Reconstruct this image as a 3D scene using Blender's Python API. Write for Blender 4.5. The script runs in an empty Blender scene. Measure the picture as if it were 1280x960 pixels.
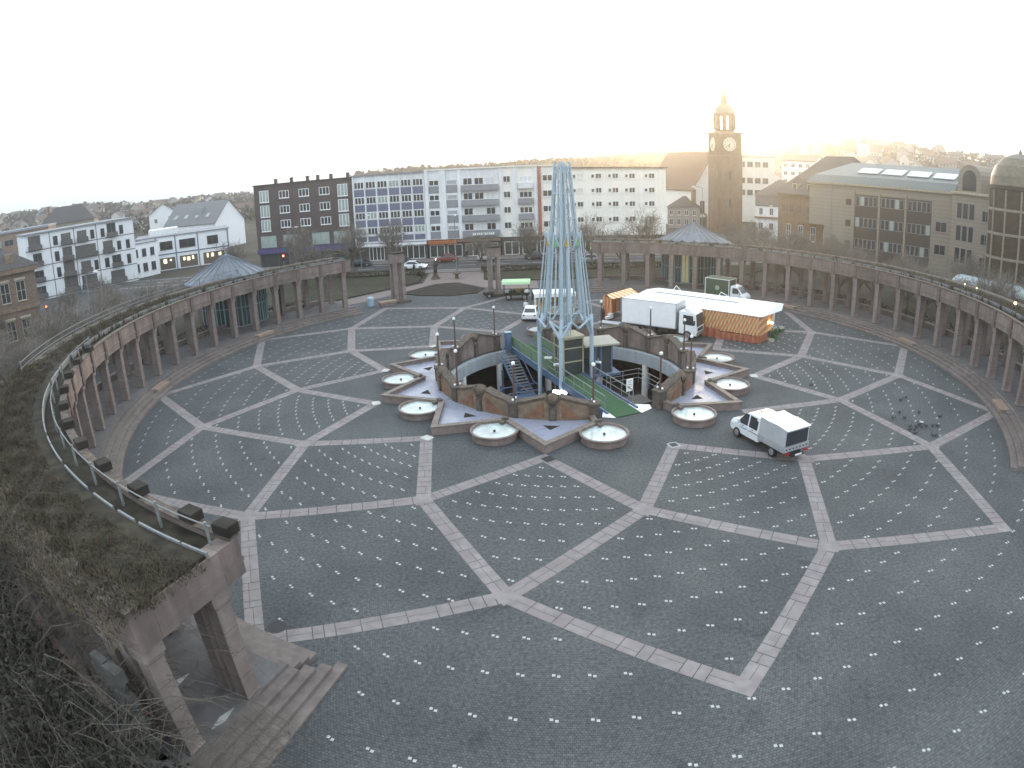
import bpy, math, random
from math import sin, cos, pi, radians, atan2, hypot, sqrt
from mathutils import Vector, Matrix
random.seed(7)
SC = bpy.context.scene
COL = SC.collection
CX, CY = 3.683, 47.890          # centre of the round plaza; camera stands at x=0 y=0 z=16

def pol(r, a, z=0.0, c=(CX, CY)):
    return (c[0] + r*cos(radians(a)), c[1] + r*sin(radians(a)), z)

# --- materials
MATS = {}
def mat(name, rgb, rough=0.75, var=0.18, scale=3.0, bump=0.0, metal=0.0, detail=4, spec=0.35, coarse=0.0, joints=0.0):
    if name in MATS: return MATS[name]
    m = bpy.data.materials.new(name); m.use_nodes = True
    nt = m.node_tree; b = nt.nodes['Principled BSDF']
    b.inputs['Roughness'].default_value = rough; b.inputs['Metallic'].default_value = metal
    b.inputs['Specular IOR Level'].default_value = spec
    tc = nt.nodes.new('ShaderNodeTexCoord')
    n = nt.nodes.new('ShaderNodeTexNoise'); n.inputs['Scale'].default_value = scale; n.inputs['Detail'].default_value = detail
    nt.links.new(tc.outputs['Object'], n.inputs['Vector'])
    r = nt.nodes.new('ShaderNodeValToRGB')
    r.color_ramp.elements[0].position = 0.3; r.color_ramp.elements[1].position = 0.72
    r.color_ramp.elements[0].color = (*[max(0, c*(1-var)) for c in rgb], 1)
    r.color_ramp.elements[1].color = (*[min(1, c*(1+var)) for c in rgb], 1)
    nt.links.new(n.outputs['Fac'], r.inputs['Fac'])
    last = r.outputs['Color']
    if coarse:
        n2 = nt.nodes.new('ShaderNodeTexNoise'); n2.inputs['Scale'].default_value = scale*0.13; n2.inputs['Detail'].default_value = 3
        nt.links.new(tc.outputs['Object'], n2.inputs['Vector'])
        r2 = nt.nodes.new('ShaderNodeValToRGB'); r2.color_ramp.elements[0].position = 0.35; r2.color_ramp.elements[1].position = 0.65
        r2.color_ramp.elements[0].color = (1-coarse,)*3+(1,); r2.color_ramp.elements[1].color = (1, 1, 1, 1)
        nt.links.new(n2.outputs['Fac'], r2.inputs['Fac'])
        mx = nt.nodes.new('ShaderNodeMix'); mx.data_type = 'RGBA'; mx.blend_type = 'MULTIPLY'; mx.inputs[0].default_value = 1
        nt.links.new(last, mx.inputs[6]); nt.links.new(r2.outputs['Color'], mx.inputs[7]); last = mx.outputs[2]
    if coarse:      # rain streaks: noise drawn out along z
        mp = nt.nodes.new('ShaderNodeMapping'); mp.inputs['Scale'].default_value = (2.4,2.4,.22); nt.links.new(tc.outputs['Object'], mp.inputs[0])
        n5 = nt.nodes.new('ShaderNodeTexNoise'); n5.inputs['Scale'].default_value = 1.0; n5.inputs['Detail'].default_value = 5; nt.links.new(mp.outputs[0], n5.inputs['Vector'])
        r5 = nt.nodes.new('ShaderNodeMapRange'); r5.inputs[1].default_value = .38; r5.inputs[2].default_value = .62; r5.inputs[3].default_value = 1-coarse*.7; r5.inputs[4].default_value = 1.03; nt.links.new(n5.outputs['Fac'], r5.inputs[0])
        m5 = nt.nodes.new('ShaderNodeMix'); m5.data_type = 'RGBA'; m5.blend_type = 'MULTIPLY'; m5.inputs[0].default_value = 1
        nt.links.new(last, m5.inputs[6]); nt.links.new(r5.outputs[0], m5.inputs[7]); last = m5.outputs[2]
    if joints:      # thin mortar joints between the stone courses
        sp = nt.nodes.new('ShaderNodeSeparateXYZ'); nt.links.new(tc.outputs['Object'], sp.inputs[0])
        k_ = nt.nodes.new('ShaderNodeMath'); k_.operation = 'MULTIPLY'; k_.inputs[1].default_value = joints; nt.links.new(sp.outputs['Z'], k_.inputs[0])
        f_ = nt.nodes.new('ShaderNodeMath'); f_.operation = 'FRACT'; nt.links.new(k_.outputs[0], f_.inputs[0])
        g_ = nt.nodes.new('ShaderNodeMath'); g_.operation = 'LESS_THAN'; g_.inputs[1].default_value = .03; nt.links.new(f_.outputs[0], g_.inputs[0])
        j_ = nt.nodes.new('ShaderNodeMapRange'); j_.inputs[3].default_value = 1.0; j_.inputs[4].default_value = .55; nt.links.new(g_.outputs[0], j_.inputs[0])
        m6 = nt.nodes.new('ShaderNodeMix'); m6.data_type = 'RGBA'; m6.blend_type = 'MULTIPLY'; m6.inputs[0].default_value = 1
        nt.links.new(last, m6.inputs[6]); nt.links.new(j_.outputs[0], m6.inputs[7]); last = m6.outputs[2]
    oi = nt.nodes.new('ShaderNodeObjectInfo'); om = nt.nodes.new('ShaderNodeMapRange'); om.inputs[3].default_value = .92; om.inputs[4].default_value = 1.08
    nt.links.new(oi.outputs['Random'], om.inputs[0])
    mo = nt.nodes.new('ShaderNodeMix'); mo.data_type = 'RGBA'; mo.blend_type = 'MULTIPLY'; mo.inputs[0].default_value = 1
    nt.links.new(last, mo.inputs[6]); nt.links.new(om.outputs[0], mo.inputs[7]); last = mo.outputs[2]
    nt.links.new(last, b.inputs['Base Color'])
    if bump:
        bp = nt.nodes.new('ShaderNodeBump'); bp.inputs['Strength'].default_value = bump; bp.inputs['Distance'].default_value = 0.03
        nt.links.new(n.outputs['Fac'], bp.inputs['Height']); nt.links.new(bp.outputs['Normal'], b.inputs['Normal'])
    MATS[name] = m
    return m

def stripes(name, c1, c2, scale, axis='X', rough=0.8, width=0.5, diag=0.0, dist=0.0):
    """two-colour stripes / boards along one object axis"""
    if name in MATS: return MATS[name]
    m = bpy.data.materials.new(name); m.use_nodes = True; nt = m.node_tree; b = nt.nodes['Principled BSDF']
    b.inputs['Roughness'].default_value = rough
    tc = nt.nodes.new('ShaderNodeTexCoord'); sp = nt.nodes.new('ShaderNodeSeparateXYZ')
    nt.links.new(tc.outputs['Object'], sp.inputs[0])
    o = sp.outputs[axis]
    if diag:
        a = nt.nodes.new('ShaderNodeMath'); a.operation = 'MULTIPLY_ADD'; a.inputs[1].default_value = diag
        nt.links.new(sp.outputs['Z'], a.inputs[0]); nt.links.new(o, a.inputs[2]); o = a.outputs[0]
    k = nt.nodes.new('ShaderNodeMath'); k.operation = 'MULTIPLY'; k.inputs[1].default_value = scale; nt.links.new(o, k.inputs[0])
    fr = nt.nodes.new('ShaderNodeMath'); fr.operation = 'FRACT'; nt.links.new(k.outputs[0], fr.inputs[0])
    g = nt.nodes.new('ShaderNodeMath'); g.operation = 'GREATER_THAN'; g.inputs[1].default_value = width; nt.links.new(fr.outputs[0], g.inputs[0])
    mx = nt.nodes.new('ShaderNodeMix'); mx.data_type = 'RGBA'
    mx.inputs[6].default_value = (*c1, 1); mx.inputs[7].default_value = (*c2, 1)
    nt.links.new(g.outputs[0], mx.inputs[0])
    n = nt.nodes.new('ShaderNodeTexNoise'); n.inputs['Scale'].default_value = 2.5; nt.links.new(tc.outputs['Object'], n.inputs['Vector'])
    mr = nt.nodes.new('ShaderNodeMapRange'); mr.inputs[3].default_value = 0.8; mr.inputs[4].default_value = 1.15; nt.links.new(n.outputs['Fac'], mr.inputs[0])
    m2 = nt.nodes.new('ShaderNodeMix'); m2.data_type = 'RGBA'; m2.blend_type = 'MULTIPLY'; m2.inputs[0].default_value = 1
    nt.links.new(mx.outputs[2], m2.inputs[6]); nt.links.new(mr.outputs[0], m2.inputs[7]); nt.links.new(m2.outputs[2], b.inputs['Base Color'])
    MATS[name] = m
    return m

def glass_mat(name, rgb, rough=0.12):
    if name in MATS: return MATS[name]
    m = bpy.data.materials.new(name); m.use_nodes = True; nt = m.node_tree; b = nt.nodes['Principled BSDF']
    tc = nt.nodes.new('ShaderNodeTexCoord'); n = nt.nodes.new('ShaderNodeTexNoise'); n.inputs['Scale'].default_value = 0.6
    nt.links.new(tc.outputs['Object'], n.inputs['Vector'])
    r = nt.nodes.new('ShaderNodeValToRGB'); r.color_ramp.elements[0].color = (*[c*0.5 for c in rgb], 1); r.color_ramp.elements[1].color = (*[min(1, c*1.6) for c in rgb], 1)
    nt.links.new(n.outputs['Fac'], r.inputs['Fac']); nt.links.new(r.outputs['Color'], b.inputs['Base Color'])
    b.inputs['Roughness'].default_value = rough; b.inputs['Specular IOR Level'].default_value = 0.6
    MATS[name] = m
    return m

def glow(name, rgb, s):
    if name in MATS: return MATS[name]
    m = bpy.data.materials.new(name); m.use_nodes = True; b = m.node_tree.nodes['Principled BSDF']
    b.inputs['Base Color'].default_value = (*rgb, 1); b.inputs['Emission Color'].default_value = (*rgb, 1); b.inputs['Emission Strength'].default_value = s
    MATS[name] = m
    return m

# --- mesh builder
class MB:
    def __init__(s): s.v = []; s.f = []; s.mi = []; s.cur = 0
    def m(s, i): s.cur = i; return s
    def face(s, idx): s.f.append(tuple(idx)); s.mi.append(s.cur)
    def poly(s, pts):
        n = len(s.v); s.v += [tuple(p) for p in pts]; s.face(range(n, n+len(pts)))
        return s
    def box(s, c, d, rz=0.0, ry=0.0):
        hx, hy, hz = d[0]/2, d[1]/2, d[2]/2; n = len(s.v); cr, sr = cos(rz), sin(rz); cy, sy = cos(ry), sin(ry)
        for x, y, z in ((-hx,-hy,-hz),(hx,-hy,-hz),(hx,hy,-hz),(-hx,hy,-hz),(-hx,-hy,hz),(hx,-hy,hz),(hx,hy,hz),(-hx,hy,hz)):
            x, z = x*cy+z*sy, -x*sy+z*cy
            s.v.append((c[0]+x*cr-y*sr, c[1]+x*sr+y*cr, c[2]+z))
        for q in ((0,3,2,1),(4,5,6,7),(0,1,5,4),(1,2,6,5),(2,3,7,6),(3,0,4,7)): s.face([n+i for i in q])
        return s
    def bb(s, x0, x1, y0, y1, z0, z1): return s.box(((x0+x1)/2,(y0+y1)/2,(z0+z1)/2), (x1-x0,y1-y0,z1-z0))
    def prism(s, pts, z0, z1, tops=None):
        n = len(s.v); k = len(pts)
        s.v += [(p[0],p[1],z0) for p in pts] + [(p[0],p[1],(tops[i] if tops else z1)) for i,p in enumerate(pts)]
        s.face([n+i for i in reversed(range(k))]); s.face([n+k+i for i in range(k)])
        for i in range(k): j = (i+1) % k; s.face((n+i,n+j,n+k+j,n+k+i))
        return s
    def xprism(s, prof, y0, y1):
        """side profile (x,z) pushed along y; prof counter-clockwise seen from -y"""
        n = len(s.v); k = len(prof)
        s.v += [(p[0],y0,p[1]) for p in prof] + [(p[0],y1,p[1]) for p in prof]
        s.face([n+i for i in range(k)]); s.face([n+k+i for i in reversed(range(k))])
        for i in range(k): j = (i+1) % k; s.face((n+j,n+i,n+k+i,n+k+j))
        return s
    def arc(s, r0, r1, a0, a1, z0, z1, step=1.3, c=(CX,CY)):
        n = len(s.v); k = max(1, int(math.ceil(abs(a1-a0)/step)))
        f = z1 if callable(z1) else (lambda a: z1)
        for i in range(k+1):
            a = a0+(a1-a0)*i/k; zt = f(a)
            p, q = pol(r0,a,0,c), pol(r1,a,0,c)
            s.v += [(p[0],p[1],z0),(q[0],q[1],z0),(q[0],q[1],zt),(p[0],p[1],zt)]
        for i in range(k):
            b = n+4*i; t = b+4
            for u in range(4): w = (u+1)%4; s.face((b+u,b+w,t+w,t+u))
        s.face((n,n+3,n+2,n+1)); e = n+4*k; s.face((e,e+1,e+2,e+3))
        return s
    def lathe(s, prof, c=(0,0,0), n=24, cap=True):
        b = len(s.v); k = len(prof)
        for r, z in prof:
            for i in range(n): a = 2*pi*i/n; s.v.append((c[0]+r*cos(a), c[1]+r*sin(a), c[2]+z))
        for j in range(k-1):
            for i in range(n): i2 = (i+1)%n; s.face((b+j*n+i, b+j*n+i2, b+(j+1)*n+i2, b+(j+1)*n+i))
        if cap:
            s.face([b+i for i in reversed(range(n))]); s.face([b+(k-1)*n+i for i in range(n)])
        return s
    def tube(s, path, rad, n=6, cap=True):
        if not hasattr(rad, '__len__'): rad = [rad]*len(path)
        b = len(s.v); P = [Vector(p) for p in path]; up = Vector((0,0,1))
        for i, p in enumerate(P):
            d = (P[min(i+1,len(P)-1)]-P[max(i-1,0)])
            if d.length < 1e-9: d = Vector((0,0,1))
            d.normalize(); u = d.cross(up)
            if u.length < 0.05: u = d.cross(Vector((1,0,0)))
            u.normalize(); w = d.cross(u)
            for j in range(n):
                a = 2*pi*j/n; s.v.append(tuple(p + (u*cos(a)+w*sin(a))*rad[i]))
        for i in range(len(P)-1):
            for j in range(n): j2 = (j+1)%n; s.face((b+i*n+j, b+i*n+j2, b+(i+1)*n+j2, b+(i+1)*n+j))
        if cap and n > 2:
            s.face([b+j for j in reversed(range(n))]); s.face([b+(len(P)-1)*n+j for j in range(n)])
        return s
    def sphere(s, c, r, n=12, k=8, sq=(1,1,1)):
        prof = [(r*sin(pi*(i+0.001)/k) if 0 < i < k else r*0.02, -r*cos(pi*i/k)) for i in range(k+1)]
        b = len(s.v); s.lathe(prof, (0,0,0), n)
        for i in range(b, len(s.v)): x,y,z = s.v[i]; s.v[i] = (c[0]+x*sq[0], c[1]+y*sq[1], c[2]+z*sq[2])
        return s
    def xf(s, M, start=0):
        for i in range(start, len(s.v)): s.v[i] = tuple(M @ Vector(s.v[i]))
        return s
    def obj(s, name, mats, parent=None, smooth=False, bevel=0.0):
        me = bpy.data.meshes.new(name)
        me.from_pydata(s.v, [], s.f); me.update()
        if not isinstance(mats, (list, tuple)): mats = [mats]
        for m_ in mats: me.materials.append(m_)
        if len(mats) > 1: me.polygons.foreach_set('material_index', s.mi)
        if smooth: me.polygons.foreach_set('use_smooth', [True]*len(me.polygons))
        o = bpy.data.objects.new(name, me); COL.objects.link(o)
        if parent is not None: o.parent = parent
        if bevel:
            b = o.modifiers.new('bevel', 'BEVEL'); b.width = bevel; b.segments = 2; b.limit_method = 'ANGLE'
        return o

def thing(name, label, cat, loc=(0,0,0), rz=0.0, group=None):
    o = bpy.data.objects.new(name, None); COL.objects.link(o); o.empty_display_size = 0.1
    o.location = loc; o.rotation_euler = (0,0,rz); o['label'] = label; o['category'] = cat
    if group: o['group'] = group
    return o
def tag(o, label, cat, group=None):
    o['label'] = label; o['category'] = cat
    if group: o['group'] = group
    return o
def struct(o, label=None):
    o['kind'] = 'structure'
    return o
KIDS = {}
def copy_tree(o, parent=None, loc=None, rz=None, label=None, group=None, sc=None):
    c = o.copy(); COL.objects.link(c); c.parent = parent
    if loc is not None: c.location = loc
    if rz is not None: c.rotation_euler = (0,0,rz)
    if sc is not None: c.scale = sc if hasattr(sc, '__len__') else (sc,sc,sc)
    if label: c['label'] = label
    if group: c['group'] = group
    for ch in list(o.children):
        if ch.name in COL.objects: copy_tree(ch, c)
    return c

# --- palette (base colours)
pinkstone = mat('pink_sandstone', (0.270,0.222,0.204), 0.85, 0.16, 2.0, 0.3, coarse=0.25, joints=1.05)
pinkstone2 = mat('pink_sandstone_wall', (0.228,0.182,0.167), 0.85, 0.2, 1.1, 0.3, coarse=0.3)
redstone = mat('red_sandstone', (0.21,0.105,0.068), 0.85, 0.3, 3.0, 0.3)
buffstone = mat('weathered_buff_stone', (0.20,0.150,0.105), 0.9, 0.3, 2.5, 0.3)
coping = mat('dark_mossy_coping', (0.105,0.088,0.074), 0.95, 0.4, 4.0, 0.4)
moss = mat('moss_roof', (0.040,0.035,0.024), 1.0, 0.5, 1.6, 0.6, coarse=0.45)  # albedo lowered to carry the vignetted shading at the near gable
darkearth = mat('dark_earth', (0.030,0.027,0.022), 1.0, 0.5, 0.8, 0.5)
stepstone = mat('grey_pink_step_stone', (0.185,0.160,0.148), 0.85, 0.15, 2.0, 0.2, coarse=0.2)
floorstone = mat('grey_floor_slabs', (0.135,0.130,0.130), 0.8, 0.15, 1.5, 0.1, coarse=0.2)
lawn = mat('winter_lawn', (0.048,0.050,0.030), 1.0, 0.35, 1.2, 0.5, coarse=0.3)
asphalt = mat('asphalt', (0.075,0.078,0.080), 0.9, 0.18, 6.0, 0.1, coarse=0.2)
paveside = mat('pavement_slabs', (0.16,0.145,0.135), 0.9, 0.15, 2.0, 0.1)
blue_steel = mat('light_blue_steel', (0.36,0.455,0.52), 0.5, 0.08, 6.0)
mid_blue = mat('blue_steel', (0.085,0.135,0.225), 0.5, 0.12, 6.0)
grey_steel = mat('galvanised_steel', (0.21,0.22,0.225), 0.6, 0.15, 8.0, metal=0.1)
cream = mat('cream_frame', (0.36,0.34,0.24), 0.6, 0.1, 4.0)
green_panel = mat('green_mesh_panel', (0.12,0.19,0.12), 0.8, 0.15, 5.0)
carpet = mat('green_carpet', (0.045,0.105,0.05), 0.95, 0.12, 8.0)
whitepaint = mat('white_paint', (0.78,0.79,0.78), 0.5, 0.04, 3.0)
white_tarp = mat('white_tarpaulin', (0.80,0.81,0.82), 0.6, 0.04, 1.5, 0.2)
carwhite = mat('white_car_paint', (0.76,0.78,0.80), 0.3, 0.03, 2.0, spec=0.5)
rubber = mat('black_rubber', (0.02,0.02,0.02), 0.8, 0.2, 9.0)
blackp = mat('black_plastic', (0.03,0.03,0.032), 0.6, 0.2, 9.0)
rimm = mat('wheel_steel', (0.30,0.31,0.32), 0.4, 0.1, 9.0, metal=0.6)
glassd = glass_mat('dark_window_glass', (0.035,0.042,0.05))
glassb = glass_mat('shop_window_glass', (0.05,0.06,0.06), 0.15)
greyblind = mat('grey_roller_blind', (0.36,0.38,0.40), 0.7, 0.08, 2.0)
concrete_b = mat('pale_blue_concrete', (0.38,0.42,0.45), 0.8, 0.07, 1.5, coarse=0.15)
bark = mat('grey_brown_bark', (0.105,0.090,0.072), 0.95, 0.3, 5.0)
twig = mat('twig_bark', (0.185,0.168,0.148), 0.95, 0.25, 5.0)
zinc = mat('zinc_roof', (0.155,0.18,0.215), 0.42, 0.12, 1.5, metal=0.35, coarse=0.2)
slate = mat('slate_roof', (0.075,0.070,0.070), 0.8, 0.25, 3.0, 0.3)
tiles_red = stripes('red_brown_roof_tiles', (0.165,0.095,0.065), (0.125,0.07,0.05), 2.5, 'Z')
redlamp = glow('red_signal', (1.0,0.08,0.03), 14.0)
warmlamp = glow('warm_lamp', (1.0,0.62,0.22), 6.0)
whitelamp = mat('white_lamp_glass', (0.82,0.82,0.80), 0.4, 0.02, 3.0)
# ================================================================ camera, light, sky
cam = bpy.data.cameras.new('camera'); co = bpy.data.objects.new('camera', cam); COL.objects.link(co)
_p, _r = 0.2555188359, -0.0325281384
F_ = Vector((0, cos(_p), -sin(_p))); U_ = Vector((0, sin(_p), cos(_p))); X_ = Vector((1,0,0))
r2 = cos(_r)*X_ + sin(_r)*U_; u2 = -sin(_r)*X_ + cos(_r)*U_
Mx = Matrix((r2, u2, -F_)).transposed().to_4x4(); Mx.translation = Vector((0,0,16)); co.matrix_world = Mx
SC.camera = co
cam.type = 'PANO'; cam.panorama_type = 'FISHEYE_LENS_POLYNOMIAL'      # the webcam's wide, barrel-shaped lens
cam.sensor_fit = 'HORIZONTAL'; cam.sensor_width = 36; cam.sensor_height = 27; cam.fisheye_fov = pi
cam.fisheye_polynomial_k0 = 0
cam.fisheye_polynomial_k1 = -0.04475629521738393
cam.fisheye_polynomial_k2 = 1.9974957260600074e-05
cam.fisheye_polynomial_k3 = -3.6483675503078854e-06
cam.fisheye_polynomial_k4 = 1.3602918656465063e-07
cam.shift_x = -(647.5-640)/1280; cam.shift_y = (416.63-480)/960
cam.clip_start = 0.1; cam.clip_end = 4000

SUN_AZ, SUN_EL = 19.0, 6.0      # degrees, azimuth from +Y towards +X
w = bpy.data.worlds.new('World'); SC.world = w; w.use_nodes = True; nt = w.node_tree
sky = nt.nodes.new('ShaderNodeTexSky'); sky.sky_type = 'NISHITA'; sky.sun_disc = False
sky.sun_elevation = radians(SUN_EL); sky.sun_rotation = radians(SUN_AZ)
sky.air_density = 1.0; sky.dust_density = 3.0; sky.ozone_density = 1.0
bg = nt.nodes['Background']; bg.inputs[1].default_value = 0.15
tc = nt.nodes.new('ShaderNodeTexCoord'); cn = nt.nodes.new('ShaderNodeTexNoise'); cn.inputs['Scale'].default_value = 1.8; cn.inputs['Detail'].default_value = 5
mp = nt.nodes.new('ShaderNodeMapping'); mp.inputs['Scale'].default_value = (1,1,3.5)
nt.links.new(tc.outputs['Generated'], mp.inputs[0]); nt.links.new(mp.outputs[0], cn.inputs['Vector'])
cr_ = nt.nodes.new('ShaderNodeValToRGB'); cr_.color_ramp.elements[0].position = .35; cr_.color_ramp.elements[1].position = .65
cr_.color_ramp.elements[0].color = (5.0,5.7,6.4,1); cr_.color_ramp.elements[1].color = (6.2,6.8,7.3,1)
nt.links.new(cn.outputs['Fac'], cr_.inputs['Fac'])
cm = nt.nodes.new('ShaderNodeMix'); cm.data_type = 'RGBA'; cm.inputs[0].default_value = 0.78
nt.links.new(sky.outputs[0], cm.inputs[6]); nt.links.new(cr_.outputs['Color'], cm.inputs[7]); nt.links.new(cm.outputs[2], bg.inputs[0])
sun = bpy.data.lights.new('sun', 'SUN'); so = bpy.data.objects.new('sun', sun); COL.objects.link(so)
sun.energy = 1.5; sun.angle = radians(12); sun.color = (1.0,0.76,0.46)
dvec = Vector((sin(radians(SUN_AZ))*cos(radians(SUN_EL)), cos(radians(SUN_AZ))*cos(radians(SUN_EL)), sin(radians(SUN_EL))))
so.rotation_euler = dvec.to_track_quat('Z', 'Y').to_euler()
SC.view_settings.view_transform = 'Standard'; SC.view_settings.look = 'None'
SC.view_settings.exposure = 1.26; SC.view_settings.gamma = 1.0
SC.cycles.use_denoising = True
SC.cycles.max_bounces = 4; SC.cycles.volume_bounces = 0; SC.cycles.use_adaptive_sampling = True; SC.cycles.adaptive_threshold = 0.015; SC.cycles.transparent_max_bounces = 6

# ================================================================ plaza paving
def cobble_mat():
    m = bpy.data.materials.new('cobble_paving'); m.use_nodes = True; nt = m.node_tree; b = nt.nodes['Principled BSDF']
    N = nt.nodes.new; L = nt.links.new
    tc = N('ShaderNodeTexCoord'); sp = N('ShaderNodeSeparateXYZ'); L(tc.outputs['Object'], sp.inputs[0])
    ln = N('ShaderNodeVectorMath'); ln.operation = 'LENGTH'; L(tc.outputs['Object'], ln.inputs[0])
    at = N('ShaderNodeMath'); at.operation = 'ARCTAN2'; L(sp.outputs['Y'], at.inputs[0]); L(sp.outputs['X'], at.inputs[1])
    lg = N('ShaderNodeMath'); lg.operation = 'LOGARITHM'; lg.inputs[1].default_value = math.e; L(ln.outputs['Value'], lg.inputs[0])
    cb = N('ShaderNodeCombineXYZ'); L(at.outputs[0], cb.inputs[0]); L(lg.outputs[0], cb.inputs[1])
    br = N('ShaderNodeTexBrick'); L(cb.outputs[0], br.inputs['Vector'])
    br.inputs['Scale'].default_value = 150.0; br.inputs['Mortar Size'].default_value = 0.05
    br.inputs['Brick Width'].default_value = 0.5; br.inputs['Row Height'].default_value = 0.44
    br.inputs['Color1'].default_value = (0.100,0.108,0.111,1); br.inputs['Color2'].default_value = (0.077,0.084,0.088,1)
    br.inputs['Mortar'].default_value = (0.050,0.055,0.058,1); br.inputs['Mortar Smooth'].default_value = 0.3
    n = N('ShaderNodeTexNoise'); n.inputs['Scale'].default_value = 0.22; n.inputs['Detail'].default_value = 6; L(tc.outputs['Object'], n.inputs['Vector'])
    r = N('ShaderNodeValToRGB'); r.color_ramp.elements[0].position = .3; r.color_ramp.elements[1].position = .7
    r.color_ramp.elements[0].color = (.76,.77,.79,1); r.color_ramp.elements[1].color = (1.18,1.17,1.15,1); L(n.outputs['Fac'], r.inputs['Fac'])
    n3 = N('ShaderNodeTexNoise'); n3.inputs['Scale'].default_value = 7; n3.inputs['Detail'].default_value = 3; L(tc.outputs['Object'], n3.inputs['Vector'])
    r3 = N('ShaderNodeMapRange'); r3.inputs[1].default_value = .3; r3.inputs[2].default_value = .7; r3.inputs[3].default_value = .66; r3.inputs[4].default_value = 1.34; L(n3.outputs['Fac'], r3.inputs[0])
    m1 = N('ShaderNodeMix'); m1.data_type = 'RGBA'; m1.blend_type = 'MULTIPLY'; m1.inputs[0].default_value = 1; L(br.outputs['Color'], m1.inputs[6]); L(r.outputs['Color'], m1.inputs[7])
    m2 = N('ShaderNodeMix'); m2.data_type = 'RGBA'; m2.blend_type = 'MULTIPLY'; m2.inputs[0].default_value = 1; L(m1.outputs[2], m2.inputs[6]); L(r3.outputs[0], m2.inputs[7])
    n4 = N('ShaderNodeTexNoise'); n4.inputs['Scale'].default_value = .55; n4.inputs['Detail'].default_value = 8; n4.inputs['Roughness'].default_value = .65; n4.inputs['Distortion'].default_value = 1.2; L(tc.outputs['Object'], n4.inputs['Vector'])
    r4 = N('ShaderNodeValToRGB'); r4.color_ramp.elements[0].position = .30; r4.color_ramp.elements[1].position = .42; r4.color_ramp.elements[0].color = (.72,.72,.72,1); r4.color_ramp.elements[1].color = (1,1,1,1); L(n4.outputs['Fac'], r4.inputs['Fac'])
    m3 = N('ShaderNodeMix'); m3.data_type = 'RGBA'; m3.blend_type = 'MULTIPLY'; m3.inputs[0].default_value = 1; L(m2.outputs[2], m3.inputs[6]); L(r4.outputs['Color'], m3.inputs[7])
    L(m3.outputs[2], b.inputs['Base Color']); b.inputs['Roughness'].default_value = 0.8; b.inputs['Specular IOR Level'].default_value = 0.3
    bp = N('ShaderNodeBump'); bp.inputs['Strength'].default_value = 0.35; bp.inputs['Distance'].default_value = 0.02
    L(br.outputs['Fac'], bp.inputs['Height']); bp.invert = True; L(bp.outputs['Normal'], b.inputs['Normal'])
    return m
cobble = cobble_mat()
RO = 46.0
g = MB(); N_ = 144
for r0, r1 in ((9.5,16.0),(16.0,26.0),(26.0,36.0),(36.0,RO)):
    for i in range(N_):
        a, b_ = 360*i/N_, 360*(i+1)/N_
        g.poly([(r0*cos(radians(a)), r0*sin(radians(a)), 0), (r1*cos(radians(a)), r1*sin(radians(a)), 0), (r1*cos(radians(b_)), r1*sin(radians(b_)), 0), (r0*cos(radians(b_)), r0*sin(radians(b_)), 0)])
o = g.obj('plaza_pavement', cobble); o.location = (CX,CY,0); struct(o)

# paved bands (web of lozenges): four rings of nodes, 12-fold
PH = -99.2
rA, rB, rC, rD = 15.18, 21.43, 28.03, 33.87
bandm = mat('pinkish_granite_slabs', (0.255,0.232,0.230), 0.8, 0.16, 1.3, 0.15, coarse=0.12)
band2 = mat('pinkish_granite_slabs_dull', (0.225,0.200,0.198), 0.8, 0.12, 1.1, 0.15)
def P2(r, a): return Vector((CX+r*cos(radians(a)), CY+r*sin(radians(a))))
HW = 0.385
bm_ = MB()
def band(a, b, z):
    d = (b-a); L = d.length; d.normalize(); n = Vector((-d.y, d.x)); s = 0.0
    while s < L-0.05:
        l = random.choice((0.55,0.8,1.0,0.45,1.2)); e = min(L, s+l)
        cut = random.choice((0, 0, 0, 0.1, -0.12))
        spans = [(-HW, cut-0.012), (cut+0.012, HW)] if (l > 0.7 or cut) else [(-HW, HW)]
        for u0, u1 in spans:
            bm_.m(random.choice((0,0,1)))
            q = [a+d*(s+.02)+n*u0, a+d*(e-.02)+n*u0, a+d*(e-.02)+n*u1, a+d*(s+.02)+n*u1]
            bm_.poly([(p.x,p.y,z) for p in q])
        s = e
def knot(P, dirs, z):
    ds = sorted(dirs, key=lambda d: atan2(d.y, d.x)); k = len(ds)
    for i in range(k):
        d1, d2 = ds[i], ds[(i+1) % k]; cr = d1.x*d2.y-d1.y*d2.x
        if abs(cr) < 0.15: continue
        h = HW/abs(cr); u, v_ = (d1+d2)*h, (d1-d2)*h
        q = [P-u, P-v_, P+u, P+v_] if cr > 0 else [P-u, P+v_, P+u, P-v_]
        ar = sum(q[j].x*q[(j+1)%4].y-q[(j+1)%4].x*q[j].y for j in range(4))
        if ar < 0: q.reverse()
        bm_.m(0).poly([(p.x,p.y,z+0.001*i) for p in q])
SEG = []
for k in range(12):
    a = PH+30*k
    A_, B0, B1 = P2(rA,a), P2(rB,a-15), P2(rB,a+15)
    C_, D0, D1 = P2(rC,a), P2(rD,a-15), P2(rD,a+15)
    SEG += [(A_,B0,.004),(A_,B1,.005),(B0,C_,.006),(B1,C_,.007),(C_,D0,.008),(C_,D1,.009)]
for a, b, z in SEG: band(a, b, z)
for r in (rA,rB,rC,rD):
    for k in range(12):
        P = P2(r, PH+30*k+(15 if r in (rB,rD) else 0)); dirs = []
        for a, b, z in SEG:
            if (a-P).length < .01: dirs.append((b-P).normalized())
            elif (b-P).length < .01: dirs.append((a-P).normalized())
        knot(P, dirs, 0.012)
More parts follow.
